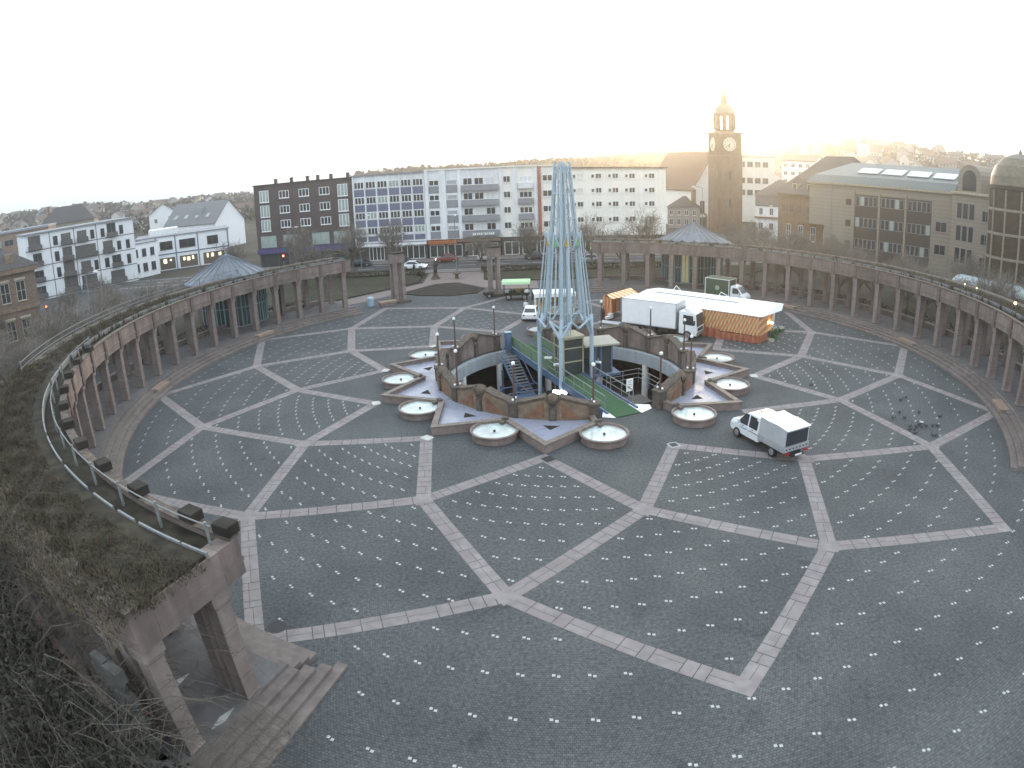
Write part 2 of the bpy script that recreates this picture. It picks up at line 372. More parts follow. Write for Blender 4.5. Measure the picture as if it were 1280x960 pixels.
for k in range(12):      # pale stone set at every inner tip of the web
    if k not in (3,8,9,10,11): continue
    a = radians(PH+30*k); rv = Vector((cos(a), sin(a))); tv = Vector((-rv.y, rv.x)); p = P2(rA-.05, PH+30*k)
    bm_.m(2).poly([(q.x,q.y,.020) for q in (p-tv*.36-rv*.30, p-tv*.36+rv*.28, p+tv*.36+rv*.28, p+tv*.36-rv*.30)][::-1])
struct(bm_.obj('pavement_bands', [bandm, band2, mat('pale_tip_stone', (.50,.50,.47), .7, .1, 3)]))
# little white inlaid stones on concentric rings
dot = MB(); inl = mat('white_inlay_stone', (0.42,0.43,0.41), 0.6, 0.1, 5)
def near_band(p):
    for a, b, z in SEG:
        d = b-a; t = max(0, min(1, (p-a).dot(d)/d.length_squared))
        if (a+d*t-p).length < HW+0.16: return True
    return False
rr = 41.45*1.0636
while rr > 15.6:
    rr /= 1.0636
    for k in range(168):
        a = PH + 360/168*k; an = (a+180) % 360-180
        if rr > 34.8 and not (-106.5 < an < -36): continue
        if rr > 33.2 and not (-126 < an < -25) and rr > 33.9: continue
        t = ((a-PH) % 30)/30; t = min(t, 1-t)*2          # inside the star of A-B edges?
        A_, B_ = Vector((rA,0)), Vector((rB*cos(radians(15)), rB*sin(radians(15))))
        th = radians(t*15); dd = Vector((cos(th), sin(th))); e = B_-A_
        rb = (A_.x*e.y-A_.y*e.x)/(dd.x*e.y-dd.y*e.x)
        if rr < rb+0.5: continue
        p = P2(rr, a)
        if near_band(p): continue
        tv = Vector((-sin(radians(a)), cos(radians(a)))); rv = Vector((cos(radians(a)), sin(radians(a))))
        for sgn in (-1,1):
            c = p + tv*0.085*sgn + rv*0.03*sgn; h = 0.055
            dot.poly([(q.x,q.y,0.004) for q in (c-tv*h-rv*h, c+rv*h-tv*h, c+rv*h+tv*h, c-rv*h+tv*h)][::-1])
struct(dot.obj('pavement_inlay', inl))

# ================================================================ ground, streets, lawns, hills
SKYL = [(-80,22),(-46,20),(-41.6,16),(-38,15),(-33,9),(-28,9),(-23.7,7),(-14,9),(-6.4,11),(0,13),(8.5,17),(15.7,24),(21.4,32),(27.8,40),(32.8,39),(38.5,36),(42.7,35),(80,36)]
def sky_h(az):
    for (a,h),(b,k) in zip(SKYL, SKYL[1:]):
        if a <= az <= b: return h+(k-h)*(az-a)/(b-a)
    return 22
def terrain(x, y):
    d = hypot(x, y); az = math.degrees(atan2(x, y))
    h = sky_h(max(-80, min(80, az))) if y > 0 else 22
    t = max(0.0, min(1.0, (d-190)/400)); t = t*t*(3-2*t)
    w_ = 2.2*sin(x*0.021+1)*cos(y*0.017)*min(1, max(0,(d-200)/150))
    return h*t + w_*(1 if d < 560 else 0.3)
g = MB(); NA = 180; rings = [46,52,62,80,105,140,180,220,260,300,340,380,420,460,500,545,590,650,760,950,1300]
for r in rings:
    for i in range(NA):
        a = 2*pi*i/NA; x, y = CX+r*cos(a), CY+r*sin(a); g.v.append((x, y, terrain(x, y)-(0.0 if r < 50 else 0.02)))
for j in range(len(rings)-1):
    for i in range(NA): i2 = (i+1) % NA; g.face((j*NA+i, (j+1)*NA+i, (j+1)*NA+i2, j*NA+i2))
groundm = mat('grey_brown_ground', (0.060,0.056,0.044), 1.0, 0.45, 0.12, 0.2, coarse=0.3)
struct(g.obj('ground', groundm, smooth=True))
def sheet(name, pts, z, m): return struct(MB().poly([(x,y,z) for x,y in pts]).obj(name, m))
sheet('street', [(-150,104.2),(75,104.2),(75,114.6),(-150,114.6)], 0.006, asphalt)
mk = MB()
for x in range(-100, 70, 6): mk.poly([(x,109.3,0.012),(x+3,109.3,0.012),(x+3,109.45,0.012),(x,109.45,0.012)])
mk.poly([(-100,104.8,0.012),(70,104.8,0.012),(70,105.0,0.012),(-100,105.0,0.012)])
mk.poly([(-100,113.2,0.012),(70,113.2,0.012),(70,113.35,0.012),(-100,113.35,0.012)])
struct(mk.obj('road_markings', whitepaint))
k = MB(); k.bb(-52,62,114.6,119.45,-.05,0.13); k.bb(-46,40,101.6,104.2,-.05,0.12); struct(k.obj('pavement', paveside))
sheet('side_street', [(-96,60),(-66,48),(-56,104.2),(-90,104.2)], 0.008, asphalt)
sheet('church_street', [(30,104.2),(62,104.2),(66,165),(47,172)], 0.010, asphalt)
# lawns and hedged beds between colonnade and street
def bed(name, pts, z0, z1, m): return struct(MB().prism(pts, z0, z1).obj(name, m))
bed('lawn', [(-44,86),(-33,78),(-24,81.5),(-14.6,92.6),(-14.9,100.8),(-46,100.8)], 0, 0.16, lawn)
bed('lawn', [(-4.6,93.6),(3,91.5),(16,91.8),(30,88),(40,96),(40,101),(-4.9,101)], 0, 0.16, lawn)
pinkpave = mat('pink_paving', (0.19,0.155,0.145), 0.85, 0.14, 2.5, 0.1)
bed('path', [(-33,77.3),(-25.5,79),(-13.8,92),(-14,101.2),(-5.2,101.2),(-4.8,93),(3,90.8),(3,85),(-2.5,85.5),(-6.2,88.2),(-9.2,91.3),(-12.4,90.4),(-14.5,87.2),(-19.6,80),(-24,76.2),(-31,74.5)], 0, 0.05, pinkpave)
# ================================================================ colonnades
PZ, CB, CT = 0.72, 5.05, 6.35       # platform, underside and top of the entablature
RI0, RI1, RO0, RO1 = 35.35, 36.2, 39.0, 39.85
def col_mesh():
    m = MB()
    m.bb(-.31,.33,-.26,.26,0,CB-PZ-.55); m.bb(-.34,.36,-.29,.29,0,.10)
    m.bb(-.34,.36,-.29,.29,CB-PZ-.55,CB-PZ-.40); m.bb(-.42,.42,-.33,.33,CB-PZ-.40,CB-PZ)
    return m
col_proto = None
ribstone = mat('dark_rib_stone', (.135,.108,.098), .9, .2, 3, .2)  # ribs in a darker tone than the entablature stone
def colonnade(label, a_in, a0, a1, seed):
    """a_in: column angles; a0..a1 the roofed range"""
    global col_proto
    random.seed(seed)
    t = thing('colonnade', label, 'colonnade', (CX,CY,0)); o0 = (0,0)
    p = MB(); p.arc(34.75, 41.0, a0, a1, -.3, PZ-.02, c=o0); p.obj('platform', stepstone, t); p = MB(); p.arc(34.95, 40.9, a0+.05, a1-.05, PZ-.02, PZ, c=o0); p.obj('floor', floorstone, t)
    s = MB()
    for i, r in enumerate((34.3,33.85,33.4)):
        s.arc(r, 34.75-.45*i, a0-.3, a1+.3, -.3, PZ-.18*(i+1), c=o0)
    s.obj('steps', stepstone, t)
    e = MB()
    for r0_, r1_ in ((RI0,RI1),(RO0,RO1)):
        e.arc(r0_, r1_, a0, a1, CB, CB+.42, c=o0); e.arc(r0_-.06, r1_+.06, a0, a1, CB+.42, CB+.55, c=o0); e.arc(r0_, r1_ if r0_ > 38 else r1_-.58, a0, a1, CB+.55, CT, c=o0)
    for a in (a0, a1):
        da = .62*57.3/38; lo, hi = (a, a+da) if a == a0 else (a-da, a)
        e.arc(RI0+.27, RI1+.005, lo, hi, CB+.56, CT-.05, c=o0)
        e.arc(RI1+.01, RO0-.01, lo, hi, CB, CT-.06, c=o0); e.arc(RI1+.01, RO0-.01, lo+(.0 if a == a0 else .02)-(.05 if a == a0 else 0), hi+(.0 if a == a0 else .05), CB+.42, CB+.55, c=o0)
    e.obj('entablature', pinkstone2, t)
    r = MB(); r.arc(RI0+.29, RO0-.02, a0+.95, a1-.95, CT-.40, CT-.22, c=o0)
    r.arc(RI1+.46, RO0, a0+.12, a1-.12, CT-.22, CT+.06, c=o0); r.obj('roof', moss, t)
    cp = MB(); cp.arc(RI0-.08, RI0+.33, a0, a1, CT, CT+.07, c=o0); cp.arc(RO0+.05, RO1+.05, a0, a1, CT, CT+.07, c=o0); cp.obj('coping', coping, t)
    a = a0+.3
    while a < a1-1:
        l = random.uniform(1.6, 4.6); fl = MB()
        fl.arc(RI1+.40, RI1+.47, a, min(a+l, a1), CT-.18, CT+.14+random.uniform(0,.03), c=o0)
        fl.obj('flashing', grey_steel, t)
        a += l+random.uniform(.1, 1.0)
    # pipe rails, inner and outer
    for nm, rr_, zz, b0, b1 in ((('railing', RI1-.15, 0.62, 197, 249.6), ('railing', RO1-.3, 0.75, 152, 206)) if a1 > 200 else ()):
        m = MB(); n = int((b1-b0)/1.25)
        for z in ((CT+zz,) if rr_ < 38 else (CT+zz, CT+.38)):
            m.tube([pol(rr_, b0+(b1-b0)*i/n, z, o0) for i in range(n+1)], 0.026, 5)
        k = int((b1-b0)/3.9)
        for i in range(k+1):
            a = b0+.3+(b1-b0-.6)*i/k; m.tube([pol(rr_,a,CT-.35,o0), pol(rr_,a,CT+zz+.1,o0)], 0.055, 5)
        m.obj(nm, grey_steel, t)
    wl = MB(); wl.arc(RO1+.1, RO1+.45, a0+3, a1-3, PZ, PZ+.55, c=o0); wl.obj('low_wall', pinkstone2, t)
    for a in a_in:
        for rr_, flip in ((35.78 if not 248 < a < 250 else 36.55,0),(39.45,180)):
            if rr_ > 39 and any(abs(((a-q+180) % 360)-180) < 4 for q in (60.8,150.8)): continue
            if col_proto is None:
                c = col_mesh().obj('column', pinkstone, t, bevel=0.02); col_proto = c
            else:
                c = col_proto.copy(); COL.objects.link(c); c.parent = t
            c.location = (rr_*cos(radians(a)), rr_*sin(radians(a)), PZ); c.rotation_euler = (0,0,radians(a+flip))
    # pilaster block on the inner face over every column
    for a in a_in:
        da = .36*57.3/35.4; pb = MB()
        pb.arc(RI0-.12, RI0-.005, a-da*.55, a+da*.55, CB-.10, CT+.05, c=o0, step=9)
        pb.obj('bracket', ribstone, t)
        if a > 200 and not 248 < a < 249:
            pb = MB(); pb.arc(RI0-.20, RI0+.35, a-da*.95, a+da*.95, CT+.075, CT+.42, c=o0, step=9); pb.obj('capital_block', darkearth, t, bevel=.03)
    return t
left_in = [133.4+5.157*k for k in range(23)] + [248.25, 249.5]
colonnade('curved pink sandstone colonnade with overgrown flat roof, its gable end nearest the bottom corner', left_in, 131.8, 250.05, 3)
right_in = [78.0-5.115*k for k in range(24)]
colonnade('curved pink sandstone colonnade behind the market truck and the orange stall', right_in, -41.2, 79.6, 4)
# steps at the near end of the left colonnade
st = MB()
for i in range(4):
    st.arc(34.75-.45*i if i < 3 else 33.4, 40.6, 250.0+.62*i, 250.0+.62*(i+1)+.15, -.2, PZ-.16*(i+1)+.02)
tag(st.obj('stone_stairs', stepstone), 'short flight of broad stone steps at the near gable end of the colonnade', 'stairs')
# diamond inlay on the end landing
d = MB(); c = Vector(pol(37.6, 249.4, PZ+.004)); 
for k_ in range(2):
    q = Vector(pol(38.0-.3*k_, 249.6-3.9*k_, PZ+.005)); rv = (q-Vector((CX,CY,q.z))).normalized(); tv = Vector((-rv.y, rv.x, 0))
    d.poly([q-rv*.62, q+tv*.15, q+rv*.62, q-tv*.15])
struct(d.obj('pavement_diamonds', inl))
# rugged stone infill wall at the outer side of the gable end
iw = MB()
random.seed(5)
for i in range(10):
    for j in range(2):
        z = -.2+i*.47; a = 246.6+j*1.05+(.4 if i % 2 else 0)
        iw.arc(40.25, 40.45+random.uniform(0,.12), a, a+.98, z, z+.45, step=9)
tag(iw.obj('rubble_wall', mat('rubble_stone', (0.10,0.10,0.095), .95, .35, 2.0, .4)), 'rough stacked stone pier hugging the outer corner of the colonnade gable', 'wall')
# free-standing gateway piers towards the street
def pier(label, a, r=36.2):
    x, y, z = pol(r, a, 0); t = thing('gateway_pier', label, 'pier', (x,y,0), radians(a), 'freestanding gateway piers at the street opening')
    MB().bb(-1.3,1.5,-1.2,1.2,-.1,.32).obj('plinth', coping, t)
    for dx, dy in ((-.55,-.5),(-.55,.5),(.75,-.5),(.75,.5)):
        MB().bb(dx-.23,dx+.23,dy-.21,dy+.21,.32,5.05).obj('column', pinkstone, t, bevel=.02)
    MB().bb(-.85,1.05,-.80,.80,5.05,6.3).obj('entablature', pinkstone2, t, bevel=.03)
    MB().bb(-.95,1.15,-.90,.90,6.3,6.42).obj('coping', moss, t)
pier('left of the two freestanding clustered stone piers, beside the bench and blue bin', 120.9, 36.6)
pier('right of the two freestanding clustered stone piers, behind the green-roofed cart', 101.0, 34.2)

# ================================================================ pavilions with conical zinc roofs
def pavilion(a, label, lit):
    x, y, z = pol(42.9, a, 0); t = thing('pavilion', label, 'pavilion', (x,y,0), radians(a))
    m = MB(); nseg = 24
    m.lathe([(4.3,-.1),(4.3,.9),(4.25,.9),(4.25,5.0),(5.25,5.1),(5.25,5.75),(5.0,5.8)], n=nseg); m.obj('wall', pinkstone2, t)
    rf = MB(); rf.lathe([(5.45,5.78),(5.45,5.92),(.35,8.55),(.0,8.75)], n=24, cap=False); rf.obj('roof', zinc, t)
    sm = MB()
    for i in range(24):
        q = 2*pi*(i+.0)/24; sm.tube([(5.4*cos(q),5.4*sin(q),5.97),(.3*cos(q),.3*sin(q),8.62)], .045, 4)
    sm.obj('roof_seam', zinc, t)
    for sgn, w_ in ((-1, .14),):
        q = radians(180-a-78+sgn*4); b_ = Matrix.Rotation(q, 4, 'Z')
        h = MB().box((3.6,0,6.98), (.9,.8,.12), 0, atan2(2.63,5.1)); h.xf(b_); h.obj('skylight', whitepaint, t)
    for q0 in range(-6, 7):
        q = pi+radians(q0*13.5)
        gq = MB(); c_, s_ = cos(q), sin(q)
        Mq = Matrix.Rotation(q, 4, 'Z')
        gq.bb(4.30,4.34,-.44,.44,.95,4.7); gq.xf(Mq)
        gl = gq.obj('window', warmglass if (lit and q0 in lit) else glassb, t)
        fr = MB()
        for y0 in (-.47,.0,.47): fr.bb(4.34,4.40,y0-.035,y0+.035,.72,4.75)
        for z0 in (.75,2.9,4.7): fr.bb(4.34,4.395,-.47,.47,z0,z0+.07)
        fr.xf(Mq); fr.obj('frame', teal, gl)
    return t
teal = mat('teal_frame', (0.22,0.38,0.40), .5, .08, 4)
warmglass = glow('lit_interior_glass', (0.30,0.28,0.14), 0.22)
pavilion(60.8, 'round glazed pavilion with grey cone roof and lit doorway behind the green box van', (0,))
pavilion(150.8, 'round glazed pavilion under a blue-grey cone roof behind the left colonnade', None)

# ================================================================ benches, bin
stb = mat('bench_sandstone', (0.27,0.20,0.16), .8, .15, 2, .2)
bench0 = None
BL = {3.5:'orange-pink stone block bench at the paving tip beside the near left columns', 2.5:'stone block bench in front of the glazed pavilion on the curved steps',
      1.5:'stone block bench next to the pale blue bin', 0.5:'stone block bench behind the green-roofed cart',
      10.5:'stone block bench beyond the striped stall end', 9.5:'stone block bench on the steps at the middle of the far right columns',
      8.5:'stone block bench nearest to the pigeons, by the last columns'}
for kx, lb in BL.items():
    a = PH+30*kx-150+0 if False else 20.8+0
    ang = {3.5:-176.0,2.5:154.4,1.5:124.2,0.5:95.6,10.5:35.8,9.5:5.9,8.5:-23.9}[kx]
    x, y, z = pol(34.3 if kx not in (1.5,0.5) else 35.4, ang, 0)
    t = thing('stone_bench', lb, 'bench', (x,y,0), radians(ang), 'stone block benches round the plaza')
    MB().bb(-.34,.34,-1.05,1.05,0,.32).obj('plinth', pinkstone, t, bevel=.02)
    MB().bb(-.42,.42,-1.15,1.15,.32,.60).obj('seat', stb, t, bevel=.03)
t = thing('litter_bin', 'pale blue rounded bin standing by the stone bench at the street opening', 'bin', (-18.4,77.1,0))
MB().lathe([(.38,.0),(.42,.1),(.45,.95),(.40,1.0)], n=14).obj('body', mat('pale_blue_plastic', (.30,.42,.52), .5, .05), t)
MB().lathe([(.47,1.0),(.47,1.06),(.30,1.18),(.05,1.22)], n=14).obj('lid', mat('pale_blue_lid', (.36,.48,.58), .5, .05), t)
# ================================================================ star basin with bowls
o0 = (0,0)
def offset_line(pts, d):
    """open polyline moved sideways by d (left positive), mitred"""
    out = []; P = [Vector(p[:2]) for p in pts]
    for i, p in enumerate(P):
        ds = []
        if i > 0: ds.append((P[i]-P[i-1]).normalized())
        if i < len(P)-1: ds.append((P[i+1]-P[i]).normalized())
        ns = [Vector((-q.y,q.x)) for q in ds]; n = sum(ns, Vector((0,0)))
        if len(ns) == 2: n = n/ (1+ns[0].dot(ns[1]))
        out.append(p+n*d)
    return out
RT, RN = 14.72, 11.45
kerbm = mat('fountain_kerb_stone', (0.205,0.162,0.146), .75, .2, 2.5, .2)
kerbtop = mat('fountain_kerb_top', (0.16,0.135,0.115), .6, .3, 3, .2)
def wetfloor():
    m = bpy.data.materials.new('wet_blue_tiles'); m.use_nodes = True; nt = m.node_tree; b = nt.nodes['Principled BSDF']
    tc = nt.nodes.new('ShaderNodeTexCoord'); br = nt.nodes.new('ShaderNodeTexBrick'); nt.links.new(tc.outputs['Object'], br.inputs['Vector'])
    br.inputs['Scale'].default_value = 3.0; br.inputs['Color1'].default_value = (.27,.29,.37,1); br.inputs['Color2'].default_value = (.30,.32,.395,1); br.inputs['Mortar'].default_value = (.21,.225,.29,1)
    br.inputs['Mortar Size'].default_value = .03
    n = nt.nodes.new('ShaderNodeTexNoise'); n.inputs['Scale'].default_value = .8; n.inputs['Detail'].default_value = 5; nt.links.new(tc.outputs['Object'], n.inputs['Vector'])
    mr = nt.nodes.new('ShaderNodeMapRange'); mr.inputs[1].default_value = .35; mr.inputs[2].default_value = .65; mr.inputs[3].default_value = .18; mr.inputs[4].default_value = .5
    nt.links.new(n.outputs['Fac'], mr.inputs[0]); nt.links.new(mr.outputs[0], b.inputs['Roughness'])
    nt.links.new(br.outputs['Color'], b.inputs['Base Color']); return m
wet = wetfloor()
water = mat('sky_tinted_bowl_water', (0.42,0.49,0.48), .12, .25, 1.8, .05, spec=.6)  # pale tone paints the bright sky's reflection into the water colour
fount = thing('star_fountain', 'star-shaped stone fountain basin of wet blue tiles with round bowls between its points', 'fountain', (CX,CY,0))
def star_group(a_start, a_end):
    pts = []; a = a_start
    pts.append(pol(10.25, a, 0, o0)); pts.append(pol(RN, a, 0, o0)); a += 15; tip = True
    while a <= a_end+.1:
        pts.append(pol(RT if tip else RN, a, 0, o0)); tip = not tip; a += 15
    pts.append(pol(10.25, a_end, 0, o0))
    outer = [Vector(p[:2]) for p in pts]; inner = offset_line(pts, .32)
    k = MB(); n = len(pts)
    for i in range(n-1):
        q = [outer[i], outer[i+1], inner[i+1], inner[i]]
        k.m(0).prism([(p.x,p.y) for p in q], -.02, .50)
        q2 = [outer[i]+(outer[i]-inner[i])*.12, outer[i+1]+(outer[i+1]-inner[i+1])*.12, inner[i+1]+(inner[i+1]-outer[i+1])*.1, inner[i]+(inner[i]-outer[i])*.1]
        k.m(1).prism([(p.x,p.y) for p in q2], .50, .60)
    k.obj('kerb', [kerbm, kerbtop], fount)
    f = MB(); c = (0,0,.26)
    for i in range(1, n-2):
        a0, a1 = atan2(outer[i].y, outer[i].x), atan2(outer[i+1].y, outer[i+1].x)
        f.poly([(9.9*cos(a0),9.9*sin(a0),.26), (inner[i].x,inner[i].y,.26), (inner[i+1].x,inner[i+1].y,.26), (9.9*cos(a1),9.9*sin(a1),.26)])
    f.obj('tiled_floor', wet, fount)
star_group(-54.2, 95.8); star_group(125.8, 275.8)
for k in range(12):
    a = PH+30*k; an = (a+180) % 360-180
    if min(abs(an+69.2), abs(an-110.8)) < 2: continue
    m = MB(); m.prism([pol(11.75,a,0,o0)[:2], pol(11.1,a+2.7,0,o0)[:2], pol(11.1,a-2.7,0,o0)[:2]][::-1], .262, .275)
    m.obj('drain_cover', darkearth, fount)
bowl_p = None
for k in range(12):
    a = PH+15+30*k
    x, y, z = pol(13.0, a, 0, o0)
    if bowl_p is None:
        b = MB(); b.lathe([(1.38,-.02),(1.42,.06),(1.42,.42),(1.50,.46),(1.52,.55),(1.38,.57),(1.35,.42)], n=40, cap=False)
        bowl_p = b.obj('bowl', kerbm, fount, smooth=False)
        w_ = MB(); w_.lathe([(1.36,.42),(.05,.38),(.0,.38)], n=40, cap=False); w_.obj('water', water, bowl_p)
        j = MB(); j.lathe([(.07,.38),(.07,.50),(.0,.51)], n=8, cap=False); j.obj('jet', blackp, bowl_p)
        b = bowl_p
    else: b = copy_tree(bowl_p, fount)
    b.location = (x, y, 0)
    sp = MB(); sp.bb(-.45,.25,-.14,.14,.50,.62); sp.bb(-.45,-.2,-.2,.2,.2,.74)
    s_ = sp.obj('spout', coping, fount); s_.location = pol(11.75, a, 0, o0); s_.rotation_euler = (0,0,radians(a))

# ================================================================ ring wall with ball finials round the sunken court
ring = thing('ring_wall', 'weathered sandstone ring wall with scalloped gables and ball finials round the sunken court', 'wall', (CX,CY,0))
def top_h(t):
    t = abs(t)
    if t < .9: return 1.18
    if t < 3.0: return 1.18+(t-.9)/2.1*.60
    return 1.78-.58*((t-3.0)/12)**.85
ballm = mat('ball_stone', (0.13,0.100,0.078), .9, .35, 4, .4)
for k in range(12):
    a = PH+30*k; an = (a+180) % 360-180
    if min(abs(an+69.2), abs(an-110.8)) < 2: continue
    w_ = MB(); f = lambda q: top_h(q-a)
    w_.arc(9.62, 10.12, a-15, a+15, -.15, f, step=.75, c=o0); seg = w_.obj('wall_segment', pinkstone2, ring)
    cpg = MB(); n0 = len(cpg.v); K = 40
    for lo, hi in ((-15,-3.0),(-3.0,-.9),(.9,3.0),(3.0,15)):
        kk = 8; vs = []
        for i in range(kk+1):
            q = lo+(hi-lo)*i/kk
            for r_, dz in ((9.52,0.0),(10.26,0.0),(10.26,.12),(9.52,.12)):
                p = pol(r_, a+q, top_h(q)+dz, o0); cpg.v.append(p)
        b0 = len(cpg.v)-4*(kk+1)
        for i in range(kk):
            for u in range(4): v2 = (u+1) % 4; cpg.face((b0+4*i+u, b0+4*i+v2, b0+4*i+4+v2, b0+4*i+4+u))
        cpg.face((b0,b0+3,b0+2,b0+1)); e_ = b0+4*kk; cpg.face((e_,e_+1,e_+2,e_+3))
    cpg.obj('coping', coping, seg)
    bt = MB()
    for sg in (-1,1):   # buff framed gable and red infill, on the outer face
        bt.m(0).arc(10.12, 10.19, a+sg*1.3 if sg > 0 else a-13.6, a+13.6 if sg > 0 else a-1.3, .2, lambda q: top_h(q-a)-.06, step=.8, c=o0)
    bt.obj('stone_facing', buffstone, seg)
    for sg in (-1,1):
        pn = MB()
        lo, hi = (a+3.2, a+9.5) if sg > 0 else (a-9.5, a-3.2)
        pn.arc(10.19, 10.215, lo, hi, .42, lambda q: .50+.95*max(0,(1-(abs(q-a)-3.2)/6.6)), step=.8, c=o0)
        pn.obj('red_panel', redstone, seg)
    pr = MB(); pr.bb(9.5,10.32,-.20,.20,-.3,1.10); 
    pr.xf(Matrix.Rotation(radians(a),4,'Z')); pr.obj('pier', coping, seg)
    b = MB(); b.sphere((0,0,0), .42, 16, 10); b.lathe([(.2,-.58),(.26,-.36)], n=12); bo = b.obj('ball_finial', ballm, seg, smooth=True)
    bo.location = pol(9.92, a, 1.62, o0)
# corner piers + lamp posts between the segments
lampred = mat('oxide_red_post', (0.105,0.062,0.048), .6, .15, 5)
pos_words = {0:'nearest the bottom, above the bowls',}
lp = None
for k in range(12):
    a = PH+15+30*k; x, y, z = pol(9.92, a, 0)
    p = MB(); p.bb(-.36,.36,-.34,.34,-.15,1.22); p.bb(-.42,.42,-.40,.40,1.22,1.34)
    po = p.obj('corner_pier', coping, ring); po.location = pol(9.92, a, 0, o0); po.rotation_euler = (0,0,radians(a))
    an = (a+180) % 360-180
    where = {-114:'standing on the ring wall nearest the bottom corner of the court', -84:'on the left jamb of the green carpet entrance',-54:'on the right jamb of the green carpet entrance',
             -24:'on the right side of the ring wall above the blue-tiled basin', 6:'on the ring wall below the white lorry cab', 36:'on the ring wall behind the white lorry middle', 66:'on the ring wall behind the canopy roof',
             96:'on the right jamb of the rear bridge', 126:'on the left jamb of the rear bridge', 156:'at the far left of the ring wall by the rear bowl', -174:'at the leftmost point of the ring wall', -144:'on the front left of the ring wall'}
    key = min(where, key=lambda q: abs(((an-q+180) % 360)-180))
    if lp is None:
        lp = thing('lamp_post', 'slim red lamp post '+where[key], 'lamp post', (x,y,1.34), radians(a), 'lamp posts on the ring wall')
        MB().tube([(0,0,0),(0,0,2.45)], [.07,.055], 8).obj('post', lampred, lp)
        MB().lathe([(.10,2.45),(.13,2.50),(.12,2.62),(.05,2.66)], n=10).obj('lamp_head', whitelamp, lp)
        for sg in (-1,1): MB().sphere((sg*.22,0,.12), .085, 8, 6).obj('floodlight', whitelamp, lp)
    else:
        copy_tree(lp, None, (x,y,1.34), radians(a), 'slim red lamp post '+where[key])

# ================================================================ sunken court and gallery
court = MB().lathe([(13.5,-4.6),(0,-4.6)], n=48, cap=False).obj('courtyard_floor', mat('court_paving', (0.06,0.056,0.055), .85, .3, 1.0, .2)); court.location = (CX,CY,0); struct(court)
gal = thing('gallery', 'round pale blue concrete gallery beam with white columns under the ring wall', 'gallery', (CX,CY,0))
m = MB(); m.arc(9.15, 9.6, 0, 360, -1.25, -.16, step=3, c=o0); m.obj('ring_beam', concrete_b, gal)
m = MB(); m.arc(9.6, 13.6, 0, 360, -.9, -.45, step=6, c=o0); m.obj('gallery_ceiling', concrete_b, gal)
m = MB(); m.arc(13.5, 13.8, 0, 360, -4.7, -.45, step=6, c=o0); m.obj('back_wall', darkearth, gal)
cp_ = None
for k in range(12):
    a = PH+15+30*k
    if cp_ is None: cp_ = MB().lathe([(.30,-4.6),(.30,-1.25)], n=16).obj('column', whitepaint, gal, smooth=False); q = cp_
    else: q = cp_.copy(); COL.objects.link(q); q.parent = gal
    q.location = pol(9.38, a, 0, o0)

# ================================================================ light blue steel tower
tw = thing('steel_tower', 'tall tapering light blue steel tube tower rising from the sunken court', 'tower', (CX,CY,0), radians(-104.0))
def tp(r, a, z): return (r*cos(radians(a)), r*sin(radians(a)), z)
for k in range(4):
    a = 90*k
    MB().tube([tp(2.12,a,-4.6), tp(2.07,a,3.5)], .165, 10).obj('leg', blue_steel, tw)
    MB().tube([tp(2.07,a,3.5), tp(1.52,a,4.8), tp(.56,a,16.6)], [.18,.155,.085], 8).obj('mast', blue_steel, tw)
    y_ = MB()
    for sg in (-1,1): y_.tube([tp(2.1,a,3.35), tp(2.15,a+sg*22.5,4.75)], .11, 6)
    y_.obj('fork_arm', blue_steel, tw)
for k in range(8):
    a = 22.5+45*k
    MB().tube([tp(2.15,a,4.75), tp(1.38,a,11.3)], .055, 6).obj('outer_rod', blue_steel, tw)
    MB().tube([tp(1.45,a,5.2), tp(.50,a,16.2)], [.09,.05], 6).obj('inner_rod', blue_steel, tw)
    z = MB()
    for sg in (-1,1):
        z.tube([tp(2.15,a,4.75), tp(1.78,a+sg*22.5,4.1)], .085, 6)
    z.obj('zigzag_brace', blue_steel, tw); z = MB()
    for sg in (-1,1): z.tube([tp(1.38,a,11.3), tp(1.10,a+sg*22.5,9.95)], .065, 6)
    z.obj('crown_brace', blue_steel, tw)
for z_, r_ in ((5.2,1.50),(10.3,1.08),(12.3,.92),(14.2,.76),(15.8,.62)):
    m = MB(); m.tube([tp(r_,45*i,z_) for i in range(9)], .04, 5); m.obj('ring', blue_steel, tw)
for z0 in (11.6,12.9,14.2,15.4):
    m = MB()
    for i in range(8): m.tube([tp(.97-(z0-11.6)*.083,45*i,z0), tp(.88-(z0-11.6)*.083,45*i+45,z0+1.2)], .028, 4)
    m.obj('cross_brace', blue_steel, tw)
MB().tube([(-.5,-.3,-4.6),(-.30,-.22,13.2)], .10, 8).obj('pink_mast', mat('dusty_pink_paint', (.38,.20,.22), .6, .06), tw)
for q in ((.35,.3),(-.1,.45),(.5,-.35),(0,0)):
    MB().tube([(q[0],q[1],-4.6),(q[0]*.7,q[1]*.7,16.4)], .05, 5).obj('cable', blue_steel, tw)
pane_c = [(.38,.16,.18),(.42,.30,.08),(.20,.42,.22)]
for i, (a, ci) in enumerate(((202.5,0),(247.5,0),(-22.5,2),(22.5,1),(337.5-45,1),(67.5,2))):
    m = MB(); m.poly([tp(1.39,a,11.2), tp(1.22,a+13,10.35), tp(1.40,a,10.2)])
    m.poly([tp(1.39,a,11.2), tp(1.40,a,10.2), tp(1.22,a-13,10.35)])
    m.obj('coloured_pane', mat('pane_%s' % 'rose amber mint'.split()[ci], pane_c[ci], .3, .1, 3), tw)

